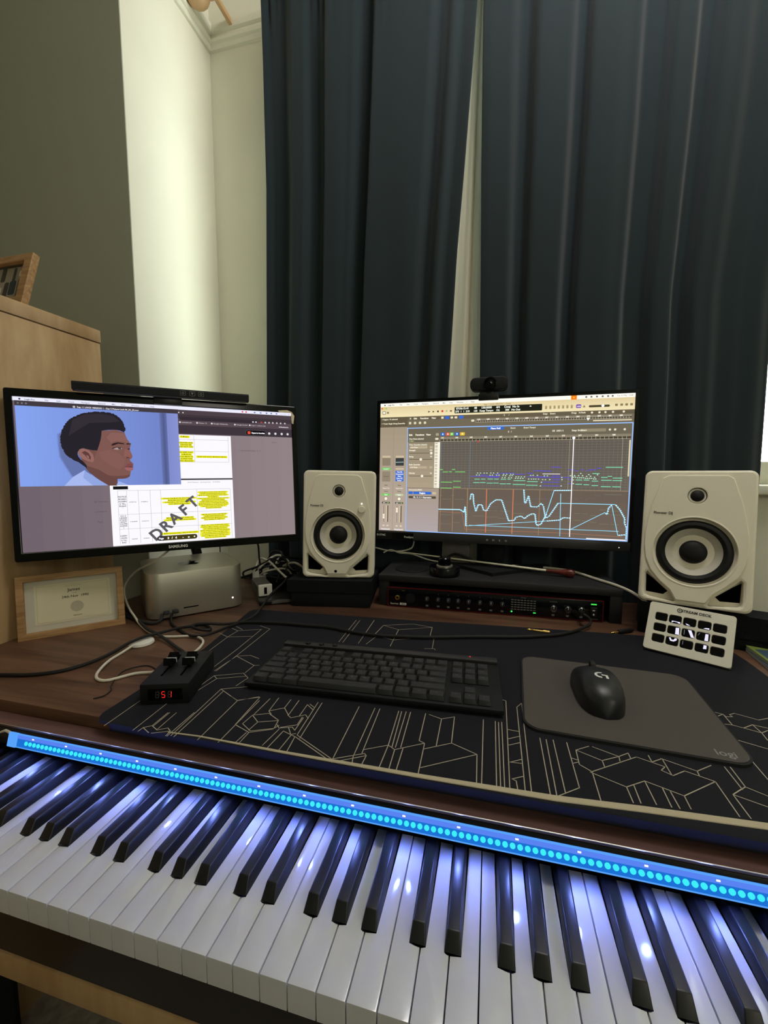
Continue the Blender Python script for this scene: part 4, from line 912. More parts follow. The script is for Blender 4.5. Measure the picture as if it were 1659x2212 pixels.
for lp, cl_ in (([(560, 225), (640, 226), (662, 275), (676, 305), (640, 292), (590, 285), (556, 300), (530, 262)], K(137, 96, 90)),
               ([(478, 372), (540, 352), (600, 378), (640, 420), (632, 470), (600, 500), (545, 470), (490, 420)], K(133, 92, 86)),
               ([(584, 571), (581, 621), (521, 620), (452, 562), (410, 520), (397, 499), (393, 470), (470, 500), (530, 545)], K(106, 72, 67)),
               ([(530, 545), (584, 571), (640, 567), (664, 552), (668, 535), (640, 545), (590, 548)], K(110, 74, 69)),
               ([(640, 350), (668, 342), (686, 392), (686, 406), (668, 416), (644, 414), (634, 400)], K(140, 94, 86)),
               ([(646, 404), (668, 405), (672, 414), (650, 416)], K(84, 52, 50)),
               ([(556, 318), (570, 304), (600, 296), (636, 302), (642, 310), (600, 306), (566, 322)], K(44, 32, 34)), ([(650, 308), (664, 300), (682, 302), (683, 309), (660, 311)], K(44, 32, 34)),
               ([(566, 345), (590, 334), (616, 336), (626, 344), (606, 352), (580, 350)], K(170, 150, 148)), ([(598, 336), (616, 336), (618, 348), (602, 350)], K(34, 26, 28)), ([(658, 342), (676, 338), (674, 350), (660, 350)], K(60, 44, 44)),
               ([(560, 340), (590, 330), (622, 334), (618, 338), (590, 335), (566, 346)], K(54, 38, 38)),
               ([(632, 482), (656, 456), (672, 452), (690, 464), (692, 472), (660, 482)], K(128, 74, 76)), ([(632, 484), (660, 482), (690, 482), (688, 503), (668, 512), (644, 504)], K(156, 100, 102)), ([(630, 483), (660, 479), (690, 477), (690, 482), (660, 484)], K(66, 38, 40))):
    c.poly(lp, cl_, 12)
HR = K(40, 36, 44)
hair = [(391, 484), (349, 446), (320, 432), (295, 410), (278, 392), (266, 371), (256, 338), (251, 303), (252, 262), (261, 228), (275, 190), (295, 158), (334, 122), (365, 104), (399, 90), (440, 80), (482, 76), (528, 75), (567, 80), (596, 92), (619, 110), (638, 140), (647, 164), (651, 184), (653, 196), (645, 220), (616, 208), (588, 203), (545, 206), (502, 214), (498, 250), (492, 281), (480, 322), (468, 359), (442, 359), (411, 352), (373, 346), (350, 369), (346, 388), (351, 407), (362, 425), (375, 438), (398, 470), (397, 498)]
fz = []
for (xa, ya), (xb, yb_) in zip(hair, hair[1:] + hair[:1]):
    fz.append((xa, ya)); L = math.hypot(xb - xa, yb_ - ya)
    if L > 10 and (ya < 200 or xa < 340) and xa < 655:
        n_ = int(L / 6)
        for i in range(1, n_): fz.append((xa + (xb - xa) * i / n_ + random.uniform(-3.2, 3.2), ya + (yb_ - ya) * i / n_ + random.uniform(-3.2, 3.2)))
c.poly(fz, HR, 13); c.poly([(330, 140), (400, 100), (500, 88), (580, 100), (620, 140), (560, 150), (430, 160), (350, 220), (300, 260)], K(52, 46, 54), 13.5)
c.poly([(349, 377), (360, 353), (386, 345), (417, 360), (441, 391), (445, 429), (438, 445), (406, 441), (375, 422), (358, 399)], K(150, 104, 98), 14); c.poly([(372, 376), (392, 364), (414, 380), (426, 408), (424, 426), (404, 418), (392, 396)], K(96, 60, 58), 15); c.poly([(398, 392), (414, 402), (416, 420), (404, 416)], K(150, 104, 98), 16)
c.poly([(257, 618), (312, 553), (384, 503), (392, 515), (471, 578), (524, 618)], K(168, 186, 240), 14); c.poly([(384, 503), (392, 515), (471, 578), (524, 618), (430, 618), (372, 560)], K(146, 166, 226), 15); c.poly([(575, 618), (590, 587), (655, 618)], K(160, 178, 236), 14)
c.build('screen', t, 3)

# light bar clipped on the left monitor
t = thing('monitor_light_bar', 'black monitor light bar clipped on top of the left monitor', 'light bar', (-666, 508.5, 549), yaw=0.7125, tilt=0.05)
pr = [(-10, -7), (-11, 5), (-8, 8.5), (8, 8.5), (11, 5), (9, -6), (4, -8)]
MB().prism([(y - 6, z) for y, z in pr], -163, 163, 0, 'black_matte').build('bar', t)
MB().box(-158, 158, -12, 0, -8.6, -7.4, 'grey_plastic').build('diffuser', t)
MB().box(-27, 27, 3, 30, -22, 2, 'black_plastic', 2).box(-25, 25, 15, 19.5, -40, -12, 'black_plastic', 1).box(-20, 20, 46, 66, -44, 2, 'black_plastic', 3).box(-18, 18, 26, 60, -8, 0, 'black_plastic', 2).build('clip', t)
ic = MB()
for i, x in enumerate((29, 47, 64)):
    ic.curve('label_grey', FRONT(-17.2), [rrect(x - 5.4, x + 5.4, -5, 5, 2), rrect(x - 4.8, x + 4.8, -4.4, 4.4, 1.6)]); ic.curve('label_grey', FRONT(-17.2), [circ(x, 0, 2.6, 14), circ(x, 0, 1.6, 12)] if i != 1 else [[(x - 2.5, 2.5), (x + 2.5, 2.5), (x, -3)]])
ic.build('touch_icons', t)

# ------------------------------------------------------------------ right monitor
OW, OH = 598, 336
t = thing('monitor', 'right monitor on the riser showing music software with blue automation curves', 'monitor', (10.69, 818.0, 394.6), yaw=-0.044, tilt=0.0331, roll=-0.0055)
MB().curve('black_gloss', FRONT(4), [[(-OW / 2 - 9, -OH / 2 - 23), (OW / 2 - 4, -OH / 2 - 23), (OW / 2 + 9, -OH / 2 + 60), (OW / 2 + 9, OH / 2 + 8), (-OW / 2 - 9, OH / 2 + 8)][0:0] or [(-OW / 2 - 9, -OH / 2 - 23), (OW / 2 + 8, -OH / 2 - 23), (OW / 2 + 8, OH / 2 + 8), (-OW / 2 - 9, OH / 2 + 8)], [(-OW / 2, -OH / 2), (OW / 2, -OH / 2), (OW / 2, OH / 2), (-OW / 2, OH / 2)]], th=10, bev=1).build('bezel', t)
MB().box(-OW / 2 - 5, OW / 2 + 5, -1.6, -1.0, -OH / 2 - 22.5, -OH / 2 - 1, 'dark_grey', .2).build('lower_bezel_strip', t)
MB().box(-OW / 2 - 8, OW / 2 + 7, 8, 26, -OH / 2 - 22, OH / 2 + 7, 'black_matte', 5).box(-130, 130, 22, 50, -110, 100, 'black_matte', 12, 3).build('back_shell', t)
tx = MB()
for i, ch in enumerate('OMEN'): txt(tx, 'label_white', ch, -14 + i * 15, -OH / 2 - 14, -1.9, 6.5)
tx.build('maker_name', t)
MB().box(-OW / 2 - 8, -OW / 2 + 96, -2.2, -1.7, -OH / 2 - 22, -OH / 2 - 4, 'black_gloss').build('sticker', t)
s2 = MB(); txt(s2, 'label_white', 'G-SYNC', -OW / 2 + 8, -OH / 2 - 14, -2.4, 7, .1); txt(s2, 'label_white', 'FreeSync', -OW / 2 + 84, -OH / 2 - 17, -2.4, 7, .1); s2.build('sticker_lettering', t)
MB().lathe([(1.2, -1.7), (0, -1.9)], 'white_led', 'Y', 8, c=(OW / 2 - 18, 0, -OH / 2 - 14)).build('power_light', t)
MB().box(-26, 26, 30, 60, -240, 40, 'black_matte', 6).build('stand_neck', t)
vb = MB().prism([(0, -64), (14, -52), (120, 36), (146, 74), (128, 82), (60, 44), (0, 10), (-60, 44), (-128, 82), (-146, 74), (-120, 36), (-14, -52)], 0, 8, 2, 'black_matte').build('stand_foot', t)
q = Euler((-0.0331, 0.0055, -0.044)).to_matrix().transposed() @ (Vector((9, 818, RZ)) - Vector((10.69, 818.0, 394.6)))
vb.location = q * S; vb.rotation_euler = (0.0331, 0, 0.044)
c = CV(OW, OH)
BG = K(116, 106, 88)
c.rect(0, 0, 1920, 1080, BG, 1)
c.rect(0, 0, 1920, 28, K(255, 250, 240, 1.05), 2)
xx = 64; c.disc(38, 15, 6, K(60, 60, 60), 3)
for i, s_ in enumerate(['Logic Pro', 'File', 'Edit', 'Track', 'Navigate', 'Record', 'Mix', 'View', 'Window', '1', 'Help']):
    c.text(xx, 15, s_, 15, K(110, 105, 100), 3, bold=.3 if i == 0 else .1); xx += 26 + len(s_) * 8.6
c.rect(1493, 0, 1532, 30, K(255, 130, 20), 3); c.disc(1512, 14, 5, K(255, 210, 120), 4)
for x in (1590, 1625, 1662, 1700, 1736, 1766): c.rr(x, 8, x + 13, 21, 4, K(120, 116, 112), 3)
c.text(1800, 14, 'Tue 13 May  14:08', 14, K(110, 105, 105), 3)
c.grad(0, 28, 1920, 116, K(228, 208, 160), K(246, 232, 186), 6, 2, True)
for x, cl_ in ((14, K(230, 90, 70)), (32, K(240, 200, 60)), (50, K(140, 210, 110))): c.disc(x, 42, 7, cl_, 3)
c.rr(18, 64, 46, 92, 7, K(80, 72, 56), 3); c.rr(22, 68, 42, 88, 5, K(255, 250, 230), 4); c.rr(56, 70, 74, 86, 3, K(140, 128, 100), 3)
c.poly([(414, 74), (414, 88), (428, 81)][::-1], K(70, 62, 50), 3); c.rect(410, 74, 413, 88, K(70, 62, 50), 3); c.poly([(448, 74), (448, 90), (464, 82)], K(70, 62, 50), 3); c.rr(485, 74, 499, 88, 2, K(80, 70, 56), 3); c.disc(528, 80, 9, K(222, 60, 40), 3); c.disc(562, 80, 8, K(200, 180, 140), 3); c.rr(589, 74, 607, 88, 5, K(130, 118, 92), 3)
c.rr(627, 52, 1292, 102, 6, K(34, 36, 26), 3)
LC = K(248, 250, 232)
for x, a_, b_ in ((690, '07:56:15.41', '275  1  1  210'), (793, '48', '130'), (878, '130.0000', 'Keep Tempo'), (966, '4/4', '/16'), (1036, 'Cmaj', '300'), (1100, 'No In', 'No Out')):
    c.text(x, 64, a_, 22, LC, 4, 'CENTER', .4); c.text(x, 88, b_, 20, LC, 4, 'CENTER', .4)
c.text(960, 40, 'Rep 11 LOCK VERSION 1 - Tracks', 14, K(120, 108, 86), 3, 'CENTER', .2)
for x in (1205, 1210): c.disc(x, 66, 4, LC, 4)
for i in range(7): c.rr(1312 + i * 30, 68, 1328 + i * 30, 94, 2, K(190, 172, 128), 3); c.rect(1319 + i * 30, 74, 1322 + i * 30, 90, K(110, 98, 72), 4)
c.rr(1530, 67, 1565, 93, 7, K(112, 60, 170), 3); c.text(1548, 81, '1234', 14, WHT, 4, 'CENTER', .4); c.poly([(1585, 72), (1575, 90), (1595, 90)][::-1], K(150, 134, 100), 3)
c.rr(1617, 76, 1757, 92, 7, K(74, 70, 44), 3); c.disc(1711, 83, 10, WHT, 4)
for x in (1800, 1834, 1866, 1898): c.rr(x - 9, 72, x + 9, 88, 4, K(140, 124, 92), 3)
# header strips
c.rect(0, 116, 238, 200, K(100, 90, 70), 2); c.text(12, 134, '> Region: 10 selected', 16, K(240, 232, 205), 3, bold=.35); c.text(12, 170, '> Track: Single String Ensemble', 16, K(240, 232, 205), 3, bold=.35)
c.rect(238, 116, 1920, 146, K(104, 94, 74), 2)
for x, s_ in ((256, 'X'), (290, 'Edit'), (345, 'Functions'), (440, 'View')): c.text(x, 133, s_, 18, K(246, 240, 215), 3, bold=.5)
c.rr(551, 123, 585, 145, 5, K(60, 110, 216), 3); c.rr(663, 122, 699, 145, 5, K(60, 110, 216), 3); c.rr(520, 124, 540, 142, 4, K(236, 228, 200), 3); c.rr(596, 126, 616, 142, 4, K(236, 228, 200), 3); c.rr(628, 126, 650, 142, 4, K(236, 228, 200), 3)
for x in (260, 302, 344, 386): c.rr(x - 10, 160, x + 10, 180, 6, K(226, 216, 186), 3)
for x, s_ in ((1012, 'S'), (1048, '/'), (1300, 'Snap:'), (1350, 'Smart'), (1500, 'Drag:'), (1550, 'X-Fade')): c.text(x, 128, s_, 16, K(236, 228, 200), 3, bold=.4)
for x in (1640, 1690, 1730, 1780, 1850): c.disc(x, 130, 8, K(236, 228, 200), 3)
def ruler(x0, x1, y0, y1, lab, n, col_=K(150, 140, 120)):
    c.rect(x0, y0, x1, y1, col_, 2); c.rect(x0, (y0 + y1) / 2, x1, y1 - 6, K(70, 64, 52), 3)
    for i in range(n): x = x0 + (x1 - x0) * i / n; c.rect(x, (y0 + y1) / 2 - 1, x + 2.2, y1, K(206, 198, 176), 4)
    for i, s_ in enumerate(lab): c.text(x0 + 12 + (x1 - x0 - 20) * i / len(lab), y0 + 6, s_, 15, K(250, 246, 226), 5, bold=.45)
ruler(798, 1904, 150, 180, ['229', '233', '237', '241', '245', '249', '253', '257', '261', '265', '269', '273', '277', '281', '285'], 60)
c.rr(762, 156, 786, 172, 5, K(236, 228, 200), 3); c.poly([(1604, 168), (1616, 190), (1628, 168)], WHT, 6); c.rect(1650, 186, 1905, 194, K(232, 222, 190), 3)
# channel strips
c.grad(0, 200, 238, 1080, K(166, 152, 128), K(186, 170, 158), 14, 2, True); c.rect(119, 200, 121, 1078, K(140, 128, 110), 3)
GRN = K(110, 210, 90); BLU = K(50, 110, 216)
def strip(x0, x1, green, blues, fy):
    xm = (x0 + x1) / 2
    c.rr(x0, 440, x1, 456, 5, K(206, 190, 160), 3); c.rr(x0, 460, x1, 524, 3, K(142, 130, 110) if not blues else K(60, 64, 64), 3)
    if blues: c.line([(x0 + 3, 496), (x1 - 3, 494)], 4, K(200, 230, 230), 4)
    if green: c.rr(x0, 542, x1, 561, 4, GRN, 3); c.text(xm, 552, 'Kontakt 7', 12, WHT, 4, 'CENTER', .3); c.rr(x0, 573, x1, 660, 3, K(148, 136, 116), 3); c.text(xm, 616, 'Audio FX', 12, K(96, 86, 70), 4, 'CENTER', .3)
    else: c.rr(x0, 546, x1, 556, 4, K(214, 198, 168), 3)
    for i, s_ in enumerate(blues): c.rr(x0, 568 + i * 18, x1, 584 + i * 18, 3, BLU, 3); c.text(xm, 577 + i * 18, s_, 13, WHT, 4, 'CENTER', .4)
    c.text(xm, 690, 'Sends', 12, K(90, 80, 66), 4, 'CENTER', .3); c.text(xm, 716, 'Stereo Out', 13, K(240, 232, 212), 4, 'CENTER', .4); c.text(xm, 742, 'Group', 12, K(90, 80, 66), 4, 'CENTER', .3)
    c.rr(x0, 763, x1, 780, 4, GRN if green else K(196, 206, 164), 3); c.text(xm, 772, 'Read', 13, WHT, 4, 'CENTER', .4)
    c.disc(xm, 806, 17, K(110, 98, 78), 3, 20); c.disc(xm, 806, 14, K(250, 242, 214), 4, 20)
    c.rr(x0 + 2, 834, xm, 848, 3, K(60, 56, 44), 3); c.rr(xm + 3, 834, x1, 848, 3, K(60, 70, 40), 3); c.text(xm - 17, 841, '-6.4', 12, WHT, 4, 'CENTER', .4); c.text(xm + 20, 841, '-9.1', 12, K(200, 240, 150), 4, 'CENTER', .4)
    c.rect(xm + 2, 864, xm + 12, 1006, K(206, 192, 158), 3); c.rect(xm + 15, 864, xm + 23, 1006, K(90, 78, 60), 3); c.rect(xm - 20, 864, xm - 17, 1006, K(96, 84, 66), 3)
    for i in range(12): c.rect(xm - 30, 868 + i * 12, xm - 22, 870 + i * 12, K(220, 206, 176), 3)
    c.rr(xm - 26, fy - 20, xm - 10, fy + 20, 3, K(250, 242, 220), 4); c.rect(xm - 26, fy - 1, xm - 10, fy + 1, K(100, 90, 70), 5)
    for x in (xm - 18, xm + 18): c.rr(x - 10, 1032, x + 10, 1044, 5, K(226, 210, 190), 3)
    c.text(xm, 1068, 'String Ensemble'[:14], 13, WHT, 4, 'CENTER', .4)
strip(22, 95, True, [], 958); strip(140, 212, False, ['Tube EQ', 'Compressor', 'Meter', 'Linear EQ', 'Exciter'], 902)
# editor panel
ED = K(112, 104, 86)
c.rect(240, 216, 1912, 1076, ED, 2)
for x0, y0, x1, y1 in ((237, 208, 1916, 215), (237, 208, 243, 1080), (1910, 208, 1917, 1080), (237, 1073, 1917, 1080)): c.rect(x0, y0, x1, y1, K(150, 190, 255, 1.1), 7)
c.rr(890, 218, 1016, 240, 5, BLU, 3); c.text(953, 229, 'Piano Roll', 18, WHT, 4, 'CENTER', .5); c.text(1084, 229, 'Score', 16, K(240, 232, 205), 4, 'CENTER', .4); c.text(1207, 229, 'Smart Tempo', 16, K(240, 232, 205), 4, 'CENTER', .4)
for x, s_ in ((252, 'Edit'), (308, 'Functions'), (398, 'View')): c.text(x, 268, s_, 19, K(246, 240, 215), 3, bold=.5)
for x0, x1, cl_ in ((519, 553, BLU), (561, 594, K(230, 90, 60)), (594, 625, K(110, 200, 90)), (635, 668, BLU), (676, 714, K(240, 190, 40))): c.rr(x0, 255, x1, 280, 5, cl_, 3); c.disc((x0 + x1) / 2, 267, 6, WHT, 4)
c.rr(478, 257, 504, 279, 6, K(170, 160, 136), 3)
for x, s_ in ((1048, 'S   /'), (1370, 'G3  243111'), (1508, 'Snap: Smart')): c.text(x, 258, s_, 17, K(240, 232, 208), 3, bold=.45)
c.rr(1565, 248, 1740, 270, 4, K(150, 140, 116), 3); c.text(1572, 258, 'Smart', 16, K(240, 232, 208), 4, bold=.4)
for x in (1765, 1800, 1862): c.disc(x, 258, 8, K(240, 232, 208), 3)
ruler(513, 1905, 290, 328, ['241', '245', '249', '253', '257', '261', '265', '269', '273', '277', '281', '285'], 48)
c.text(254, 301, 'One Note selected', 16, K(240, 234, 210), 3, bold=.4); c.text(254, 318, 'in Region', 11, K(190, 216, 140), 3, bold=.4); c.rr(474, 296, 502, 312, 6, K(236, 228, 200), 3)
c.grad(244, 330, 470, 712, K(150, 138, 116), K(176, 160, 136), 8, 3, True)
for y, s_, v_ in ((350, 'Time Quantize (classic)', None), (396, 'Strength', '100'), (448, 'Swing', '50'), (515, 'Scale Quantize', None), (586, 'Velocity', '76')):
    c.text(256, y, s_, 16, K(246, 240, 215), 4, bold=.4)
    if v_: c.text(452, y, v_, 16, K(246, 240, 215), 4, 'RIGHT', .4); yy = y + 22; c.rect(258, yy, 454, yy + 4, K(86, 78, 62), 4); c.disc({'100': 444, '50': 357, '76': 370}[v_], yy + 2, 11, K(250, 244, 220), 5, 18)
for y in (372, 538): c.rr(260, y - 9, 410, y + 9, 5, K(190, 174, 146), 4); c.rr(430, y - 9, 456, y + 9, 5, K(190, 174, 146), 4); c.text(266, y, '1/16 Note', 15, K(246, 240, 215), 5, bold=.4)
c.rect(244, 708, 514, 711, K(110, 96, 80), 4); c.grad(244, 711, 514, 1073, K(170, 154, 136), K(178, 166, 168), 8, 3, True)
c.text(258, 726, 'Automation/MIDI', 16, K(246, 240, 215), 4, bold=.4); c.rr(256, 741, 294, 762, 4, BLU, 4); c.rr(299, 741, 452, 762, 4, BLU, 4); c.text(376, 752, 'Region', 18, WHT, 5, 'CENTER', .5); c.rr(460, 742, 492, 762, 4, K(206, 190, 160), 4); c.rr(258, 778, 492, 798, 8, K(90, 80, 66), 4); c.text(376, 788, 'Ch. 11: 11 = Expression', 16, WHT, 5, 'CENTER', .45)
# piano keys column
c.rect(471, 330, 516, 708, K(252, 246, 226), 4)
for i in range(50):
    if i % 7 not in (2, 6): c.rect(476, 335 + i * 7.4, 496, 338.5 + i * 7.4, K(140, 130, 110), 5)
c.grad(516, 330, 1896, 708, K(98, 92, 84), K(104, 98, 90), 4, 3, True)
for i in range(48): c.rect(520 + i * 29, 330, 521.2 + i * 29, 708, K(132, 124, 112), 4)
for i in range(19): c.rect(516, 342 + i * 20, 1896, 343.6 + i * 20, K(130, 122, 110), 4)
for x in (529, 763): c.rect(x - 2, 330, x, 706, K(120, 150, 170), 5)
c.rect(1496, 330, 1498, 706, K(190, 180, 156), 5); c.rect(1853, 320, 1855, 706, K(190, 180, 156), 5); c.rect(1896, 335, 1906, 600, K(226, 214, 176), 5)
c.grad(514, 712, 1908, 1066, K(104, 92, 82), K(112, 98, 88), 4, 3, True)
for i in range(150): c.rect(518 + i * 9.2, 714, 518.9 + i * 9.2, 1066, K(124, 114, 100), 4)
GRC = K(130, 226, 110); PUR = K(98, 84, 214); TEA = K(130, 232, 186)
NG = [(519, 544, 555), (618, 645, 554), (542, 586, 575), (593, 619, 574), (644, 725, 574), (529, 622, 658), (630, 692, 650), (530, 619, 707), (631, 692, 698)]
NP = [(770, 999, 608), (846, 898, 598), (901, 994, 614), (996, 1107, 582), (955, 996, 591), (1104, 1184, 590), (1198, 1247, 582), (1197, 1342, 609), (1248, 1340, 562), (1371, 1442, 534), (1274, 1378, 563), (1382, 1440, 601), (1275, 1513, 612), (1382, 1441, 630), (1313, 1439, 649), (1314, 1438, 677), (1496, 1538, 554), (1582, 1602, 553), (1634, 1688, 553), (1688, 1724, 541), (1499, 1523, 629), (1498, 1524, 657), (1546, 1566, 560), (1620, 1634, 560)]
NT = [(800, 842, 631), (851, 887, 630), (903, 946, 629), (954, 990, 629), (1005, 1046, 630), (1055, 1082, 629), (792, 840, 659), (845, 888, 658), (897, 945, 662), (949, 990, 661), (998, 1044, 666), (1049, 1082, 665), (1103, 1190, 639), (1097, 1190, 670), (1203, 1281, 646), (1196, 1281, 674), (1550, 1595, 630), (1604, 1644, 630), (1660, 1703, 637), (1549, 1594, 662), (1605, 1644, 665), (1660, 1704, 670), (1722, 1765, 609), (1766, 1794, 601), (1800, 1863, 613), (1723, 1794, 630), (1800, 1862, 631), (1723, 1789, 677), (1799, 1855, 677), (1662, 1710, 581), (1750, 1864, 534)]
DT = [(824, 582), (847, 582), (876, 582), (897, 582), (927, 581), (948, 581), (979, 581), (817, 598), (837, 598), (922, 599), (940, 598), (972, 598), (991, 598), (1026, 590), (1049, 590), (1079, 590), (1097, 590), (1022, 601), (1041, 602), (1073, 602), (1090, 601), (1016, 617), (1036, 617), (1066, 617), (1085, 617), (1120, 610), (1139, 610), (1159, 610), (1182, 610), (1116, 622), (1134, 622), (1152, 622), (1171, 622), (1228, 598), (1246, 597), (1277, 597), (1214, 626), (1234, 626), (1251, 626), (1266, 626), (1286, 626), (1512, 598), (1541, 597), (1547, 609), (1562, 613), (1576, 613), (1589, 613), (1603, 613), (1569, 597), (1596, 597), (1583, 581), (1624, 602), (1638, 589), (1651, 601), (1617, 617), (1631, 617), (1645, 616), (1659, 617), (1678, 609), (1673, 621), (1687, 621), (1697, 590), (1327, 601), (1349, 601), (1316, 630), (1336, 630), (1367, 629), (1452, 612), (1454, 629), (1308, 650), (1302, 678), (1450, 676), (1533, 609), (1534, 630), (1535, 657)]
for L_, cl_ in ((NG, GRC), (NP, PUR), (NT, TEA)):
    for a_, b_, y in L_:
        c.rect(a_, y - 2.6, b_, y + 2.6, cl_, 6)
        c.rect(a_, 712 + (y - 520) * 1.55, b_, 714.5 + (y - 520) * 1.55, K(126, 132, 104) if cl_ is not PUR else K(112, 104, 110), 4.5)
for x, y in DT: c.rr(x - 5, y - 3.2, x + 5, y + 3.2, 2, K(200, 248, 216), 6.5)
c.rect(1313, 584, 1440, 588, WHT, 6)
c.rect(516, 706, 1908, 711, K(150, 128, 104), 5)
OR = K(224, 130, 88); OR2 = K(168, 134, 100)
for x in (530, 632, 1300): c.rect(x - 2, 708, x + 2, 1062, OR2, 5)
for x in (749, 899, 1103): c.rect(x - 3, 710, x + 3, 1060, OR if x != 749 else OR2, 5)
c.line([(515, 904), (708, 904), (735, 1041), (1460, 1037), (1880, 1046)], 2.4, K(200, 124, 88), 5)
SB = K(150, 222, 250, 1.1)
AU = [([(515, 883), (690, 881), (724, 901), (731, 856), (738, 928), (740, 1013)], 8), ([(740, 1013), (1354, 949), (1448, 937), (1473, 918), (1525, 920)], 4), ([(769, 1006), (1519, 1007), (1855, 1006)], 4),
      ([(769, 798), (776, 751), (792, 752), (796, 808), (802, 838), (817, 891), (834, 837), (863, 837), (877, 879), (901, 886), (931, 826), (971, 794), (1015, 794), (1073, 958), (1118, 952), (1125, 929), (1165, 917), (1193, 936), (1217, 912), (1246, 896), (1268, 897), (1278, 971), (1288, 986), (1314, 975), (1352, 894), (1401, 712), (1526, 709)], 5.5),
      ([(1179, 708), (1189, 810), (1196, 816), (1216, 757), (1234, 841), (1285, 842), (1311, 812), (1327, 833), (1345, 926), (1368, 915), (1401, 860), (1431, 809), (1824, 808), (1856, 846), (1890, 910), (1891, 944), (1906, 979), (1906, 1061)], 5), ([(1519, 1012), (1758, 870), (1772, 884), (1781, 834), (1802, 811), (1852, 1036), (1900, 1029)], 4.5), ([(1450, 736), (1455, 1062)], 4.5)]
for pl, wd in AU: c.line(pl, wd, SB, 6)
for pl, wd in AU:
    for (xa, ya), (xb, yb_) in zip(pl, pl[1:]):
        L = math.hypot(xb - xa, yb_ - ya)
        if 12 < L < 180:
            n_ = max(1, int(L / 14))
            for i in range(n_): u = (i + .5) / n_; c.rr(xa + (xb - xa) * u - 3, ya + (yb_ - ya) * u - 4, xa + (xb - xa) * u + 9, ya + (yb_ - ya) * u + 4, 3, K(190, 236, 255, 1.1), 6.5)
c.rect(1521, 318, 1527, 1064, K(255, 250, 250, 1.1), 8); c.disc(1524, 314, 11, WHT, 9); c.poly([(822, 340), (812, 326), (832, 330)], K(220, 60, 40), 8)
c.rect(1640, 1066, 1908, 1074, K(250, 244, 240), 8)
c.build('screen', t, 2)

# webcam on the right monitor
t = thing('webcam', 'small black webcam clipped on top of the right monitor', 'webcam', (-9, 812, 594), yaw=-0.044)
MB().box(-44, 44, -12, 14, -15, 17, 'black_matte', 3, 3, vert=(1, 13, 6)).build('body', t)
MB().lathe([(15, -11), (15, -16), (12.5, -17), (11, -14), (0, -14)], 'black_gloss', 'Y', 32, c=(4, 0, 1)).build('lens_ring', t)
MB().lathe([(6, -14.2), (4, -15.4), (0, -16)], 'piano_black', 'Y', 20, c=(4, 0, 1)).lathe([(1, -16), (0, -16.3)], 'label_white', 'Y', 8, c=(5.5, -.2, 2.5)).build('lens', t)  # the small white dot is a glint painted onto the lens
MB().box(-7, 11, -2, 10, -24, -13, 'black_plastic', 2).build('neck', t)
MB().box(-24, 24, -14, -4.5, -38, -22, 'black_plastic', 3).box(-24, 24, -6, 20, -26, -21.5, 'black_plastic', 2).box(-20, 20, 34, 46, -56, -20, 'black_plastic', 3).box(-20, 20, 16, 42, -25, -21.5, 'black_plastic', 1.5).build('clip', t)
# ================================================================== CABLES AND SMALL THINGS
def cable(name, label, pts, r, mat, cat='cable', group=None):
    o = MB().tube(pts, r, mat, n=8, step=5).build(name, world=True); return tag(o, label, cat, group)
cable('white_cable', 'white cable looping down from the left monitor past the silver computer', [(-686, 520, 215), (-711, 500, 190), (-776, 512, 160), (-807, 512, 130), (-801, 500, 108), (-774, 484, 84), (-742, 468, 70), (-712, 450, 63), (-664, 422, 63), (-625, 408, 63), (-600, 411, 63), (-563, 423, 63), (-537, 415, 65), (-517, 398, 66), (-506, 375, 66.5), (-499, 349, 68), (-490, 326, 76)], 2.3, 'white_cable')
cable('white_cable', 'white cable loop on the bare wood left of the fader box', [(-482, 259, 84), (-516, 276, 66), (-546, 270, 62.6), (-567, 243, 62.6), (-584, 240, 62.6), (-600, 250, 62.6), (-615, 272, 62.6), (-627, 300, 62.6), (-632, 330, 62.8), (-634, 358, 66)], 2.3, 'white_cable')
MB().lathe([(0, 0), (20, 0), (22, 2), (21, 6), (16, 8), (0, 8)], 'white_plastic', n=40).build('cable_puck')
o = bpy.data.objects['cable_puck']; o.location = W(-634, 374, 60); tag(o, 'round white plastic puck on the desk under the black cable', 'puck')
c2 = [(-830, 185, 63), (-787, 199, 63), (-750, 213, 63), (-702, 226, 63), (-667, 249, 63), (-648, 283, 64), (-642, 320, 66), (-636, 350, 72), (-628, 382, 73), (-616, 412, 71), (-610, 440, 68), (-601, 465, 64), (-580, 478, 64), (-558, 470, 64), (-546, 456, 65), (-560, 447, 67), (-582, 450, 70), (-584, 462, 71), (-562, 474, 70), (-535, 489, 66), (-505, 504, 67), (-477, 512, 67.5), (-415, 520, 67.5), (-366, 521, 67.5), (-316, 523, 67.5), (-258, 510, 67.5), (-204, 506, 67.5), (-157, 512, 67.5), (-105, 522, 67.5), (-19, 547, 67.5), (53, 564, 67.5), (103, 582, 67.5), (140, 600, 67.5), (178, 633, 67), (205, 662, 70), (209, 672, 76), (203, 674, 83), (196, 676, 86)]
hc = thing('headphone_cable', 'long black cable across the desk mat, plugged into the audio interface', 'cable', (-300, 450, 60))
h = MB().tube([(x + 300, y - 450, z - 60) for x, y, z in c2], 3.0, 'black_cable', n=8, step=5); h.build('cord', hc)
MB().tube([(496, 226, 26), (495, 240, 25.5), (494.5, 247, 25)], 5.2, 'black_cable', n=12, smooth=False).tube([(494.5, 246, 25), (494.3, 252, 25)], 3.4, 'chrome', n=12, smooth=False).build('jack_plug', hc)
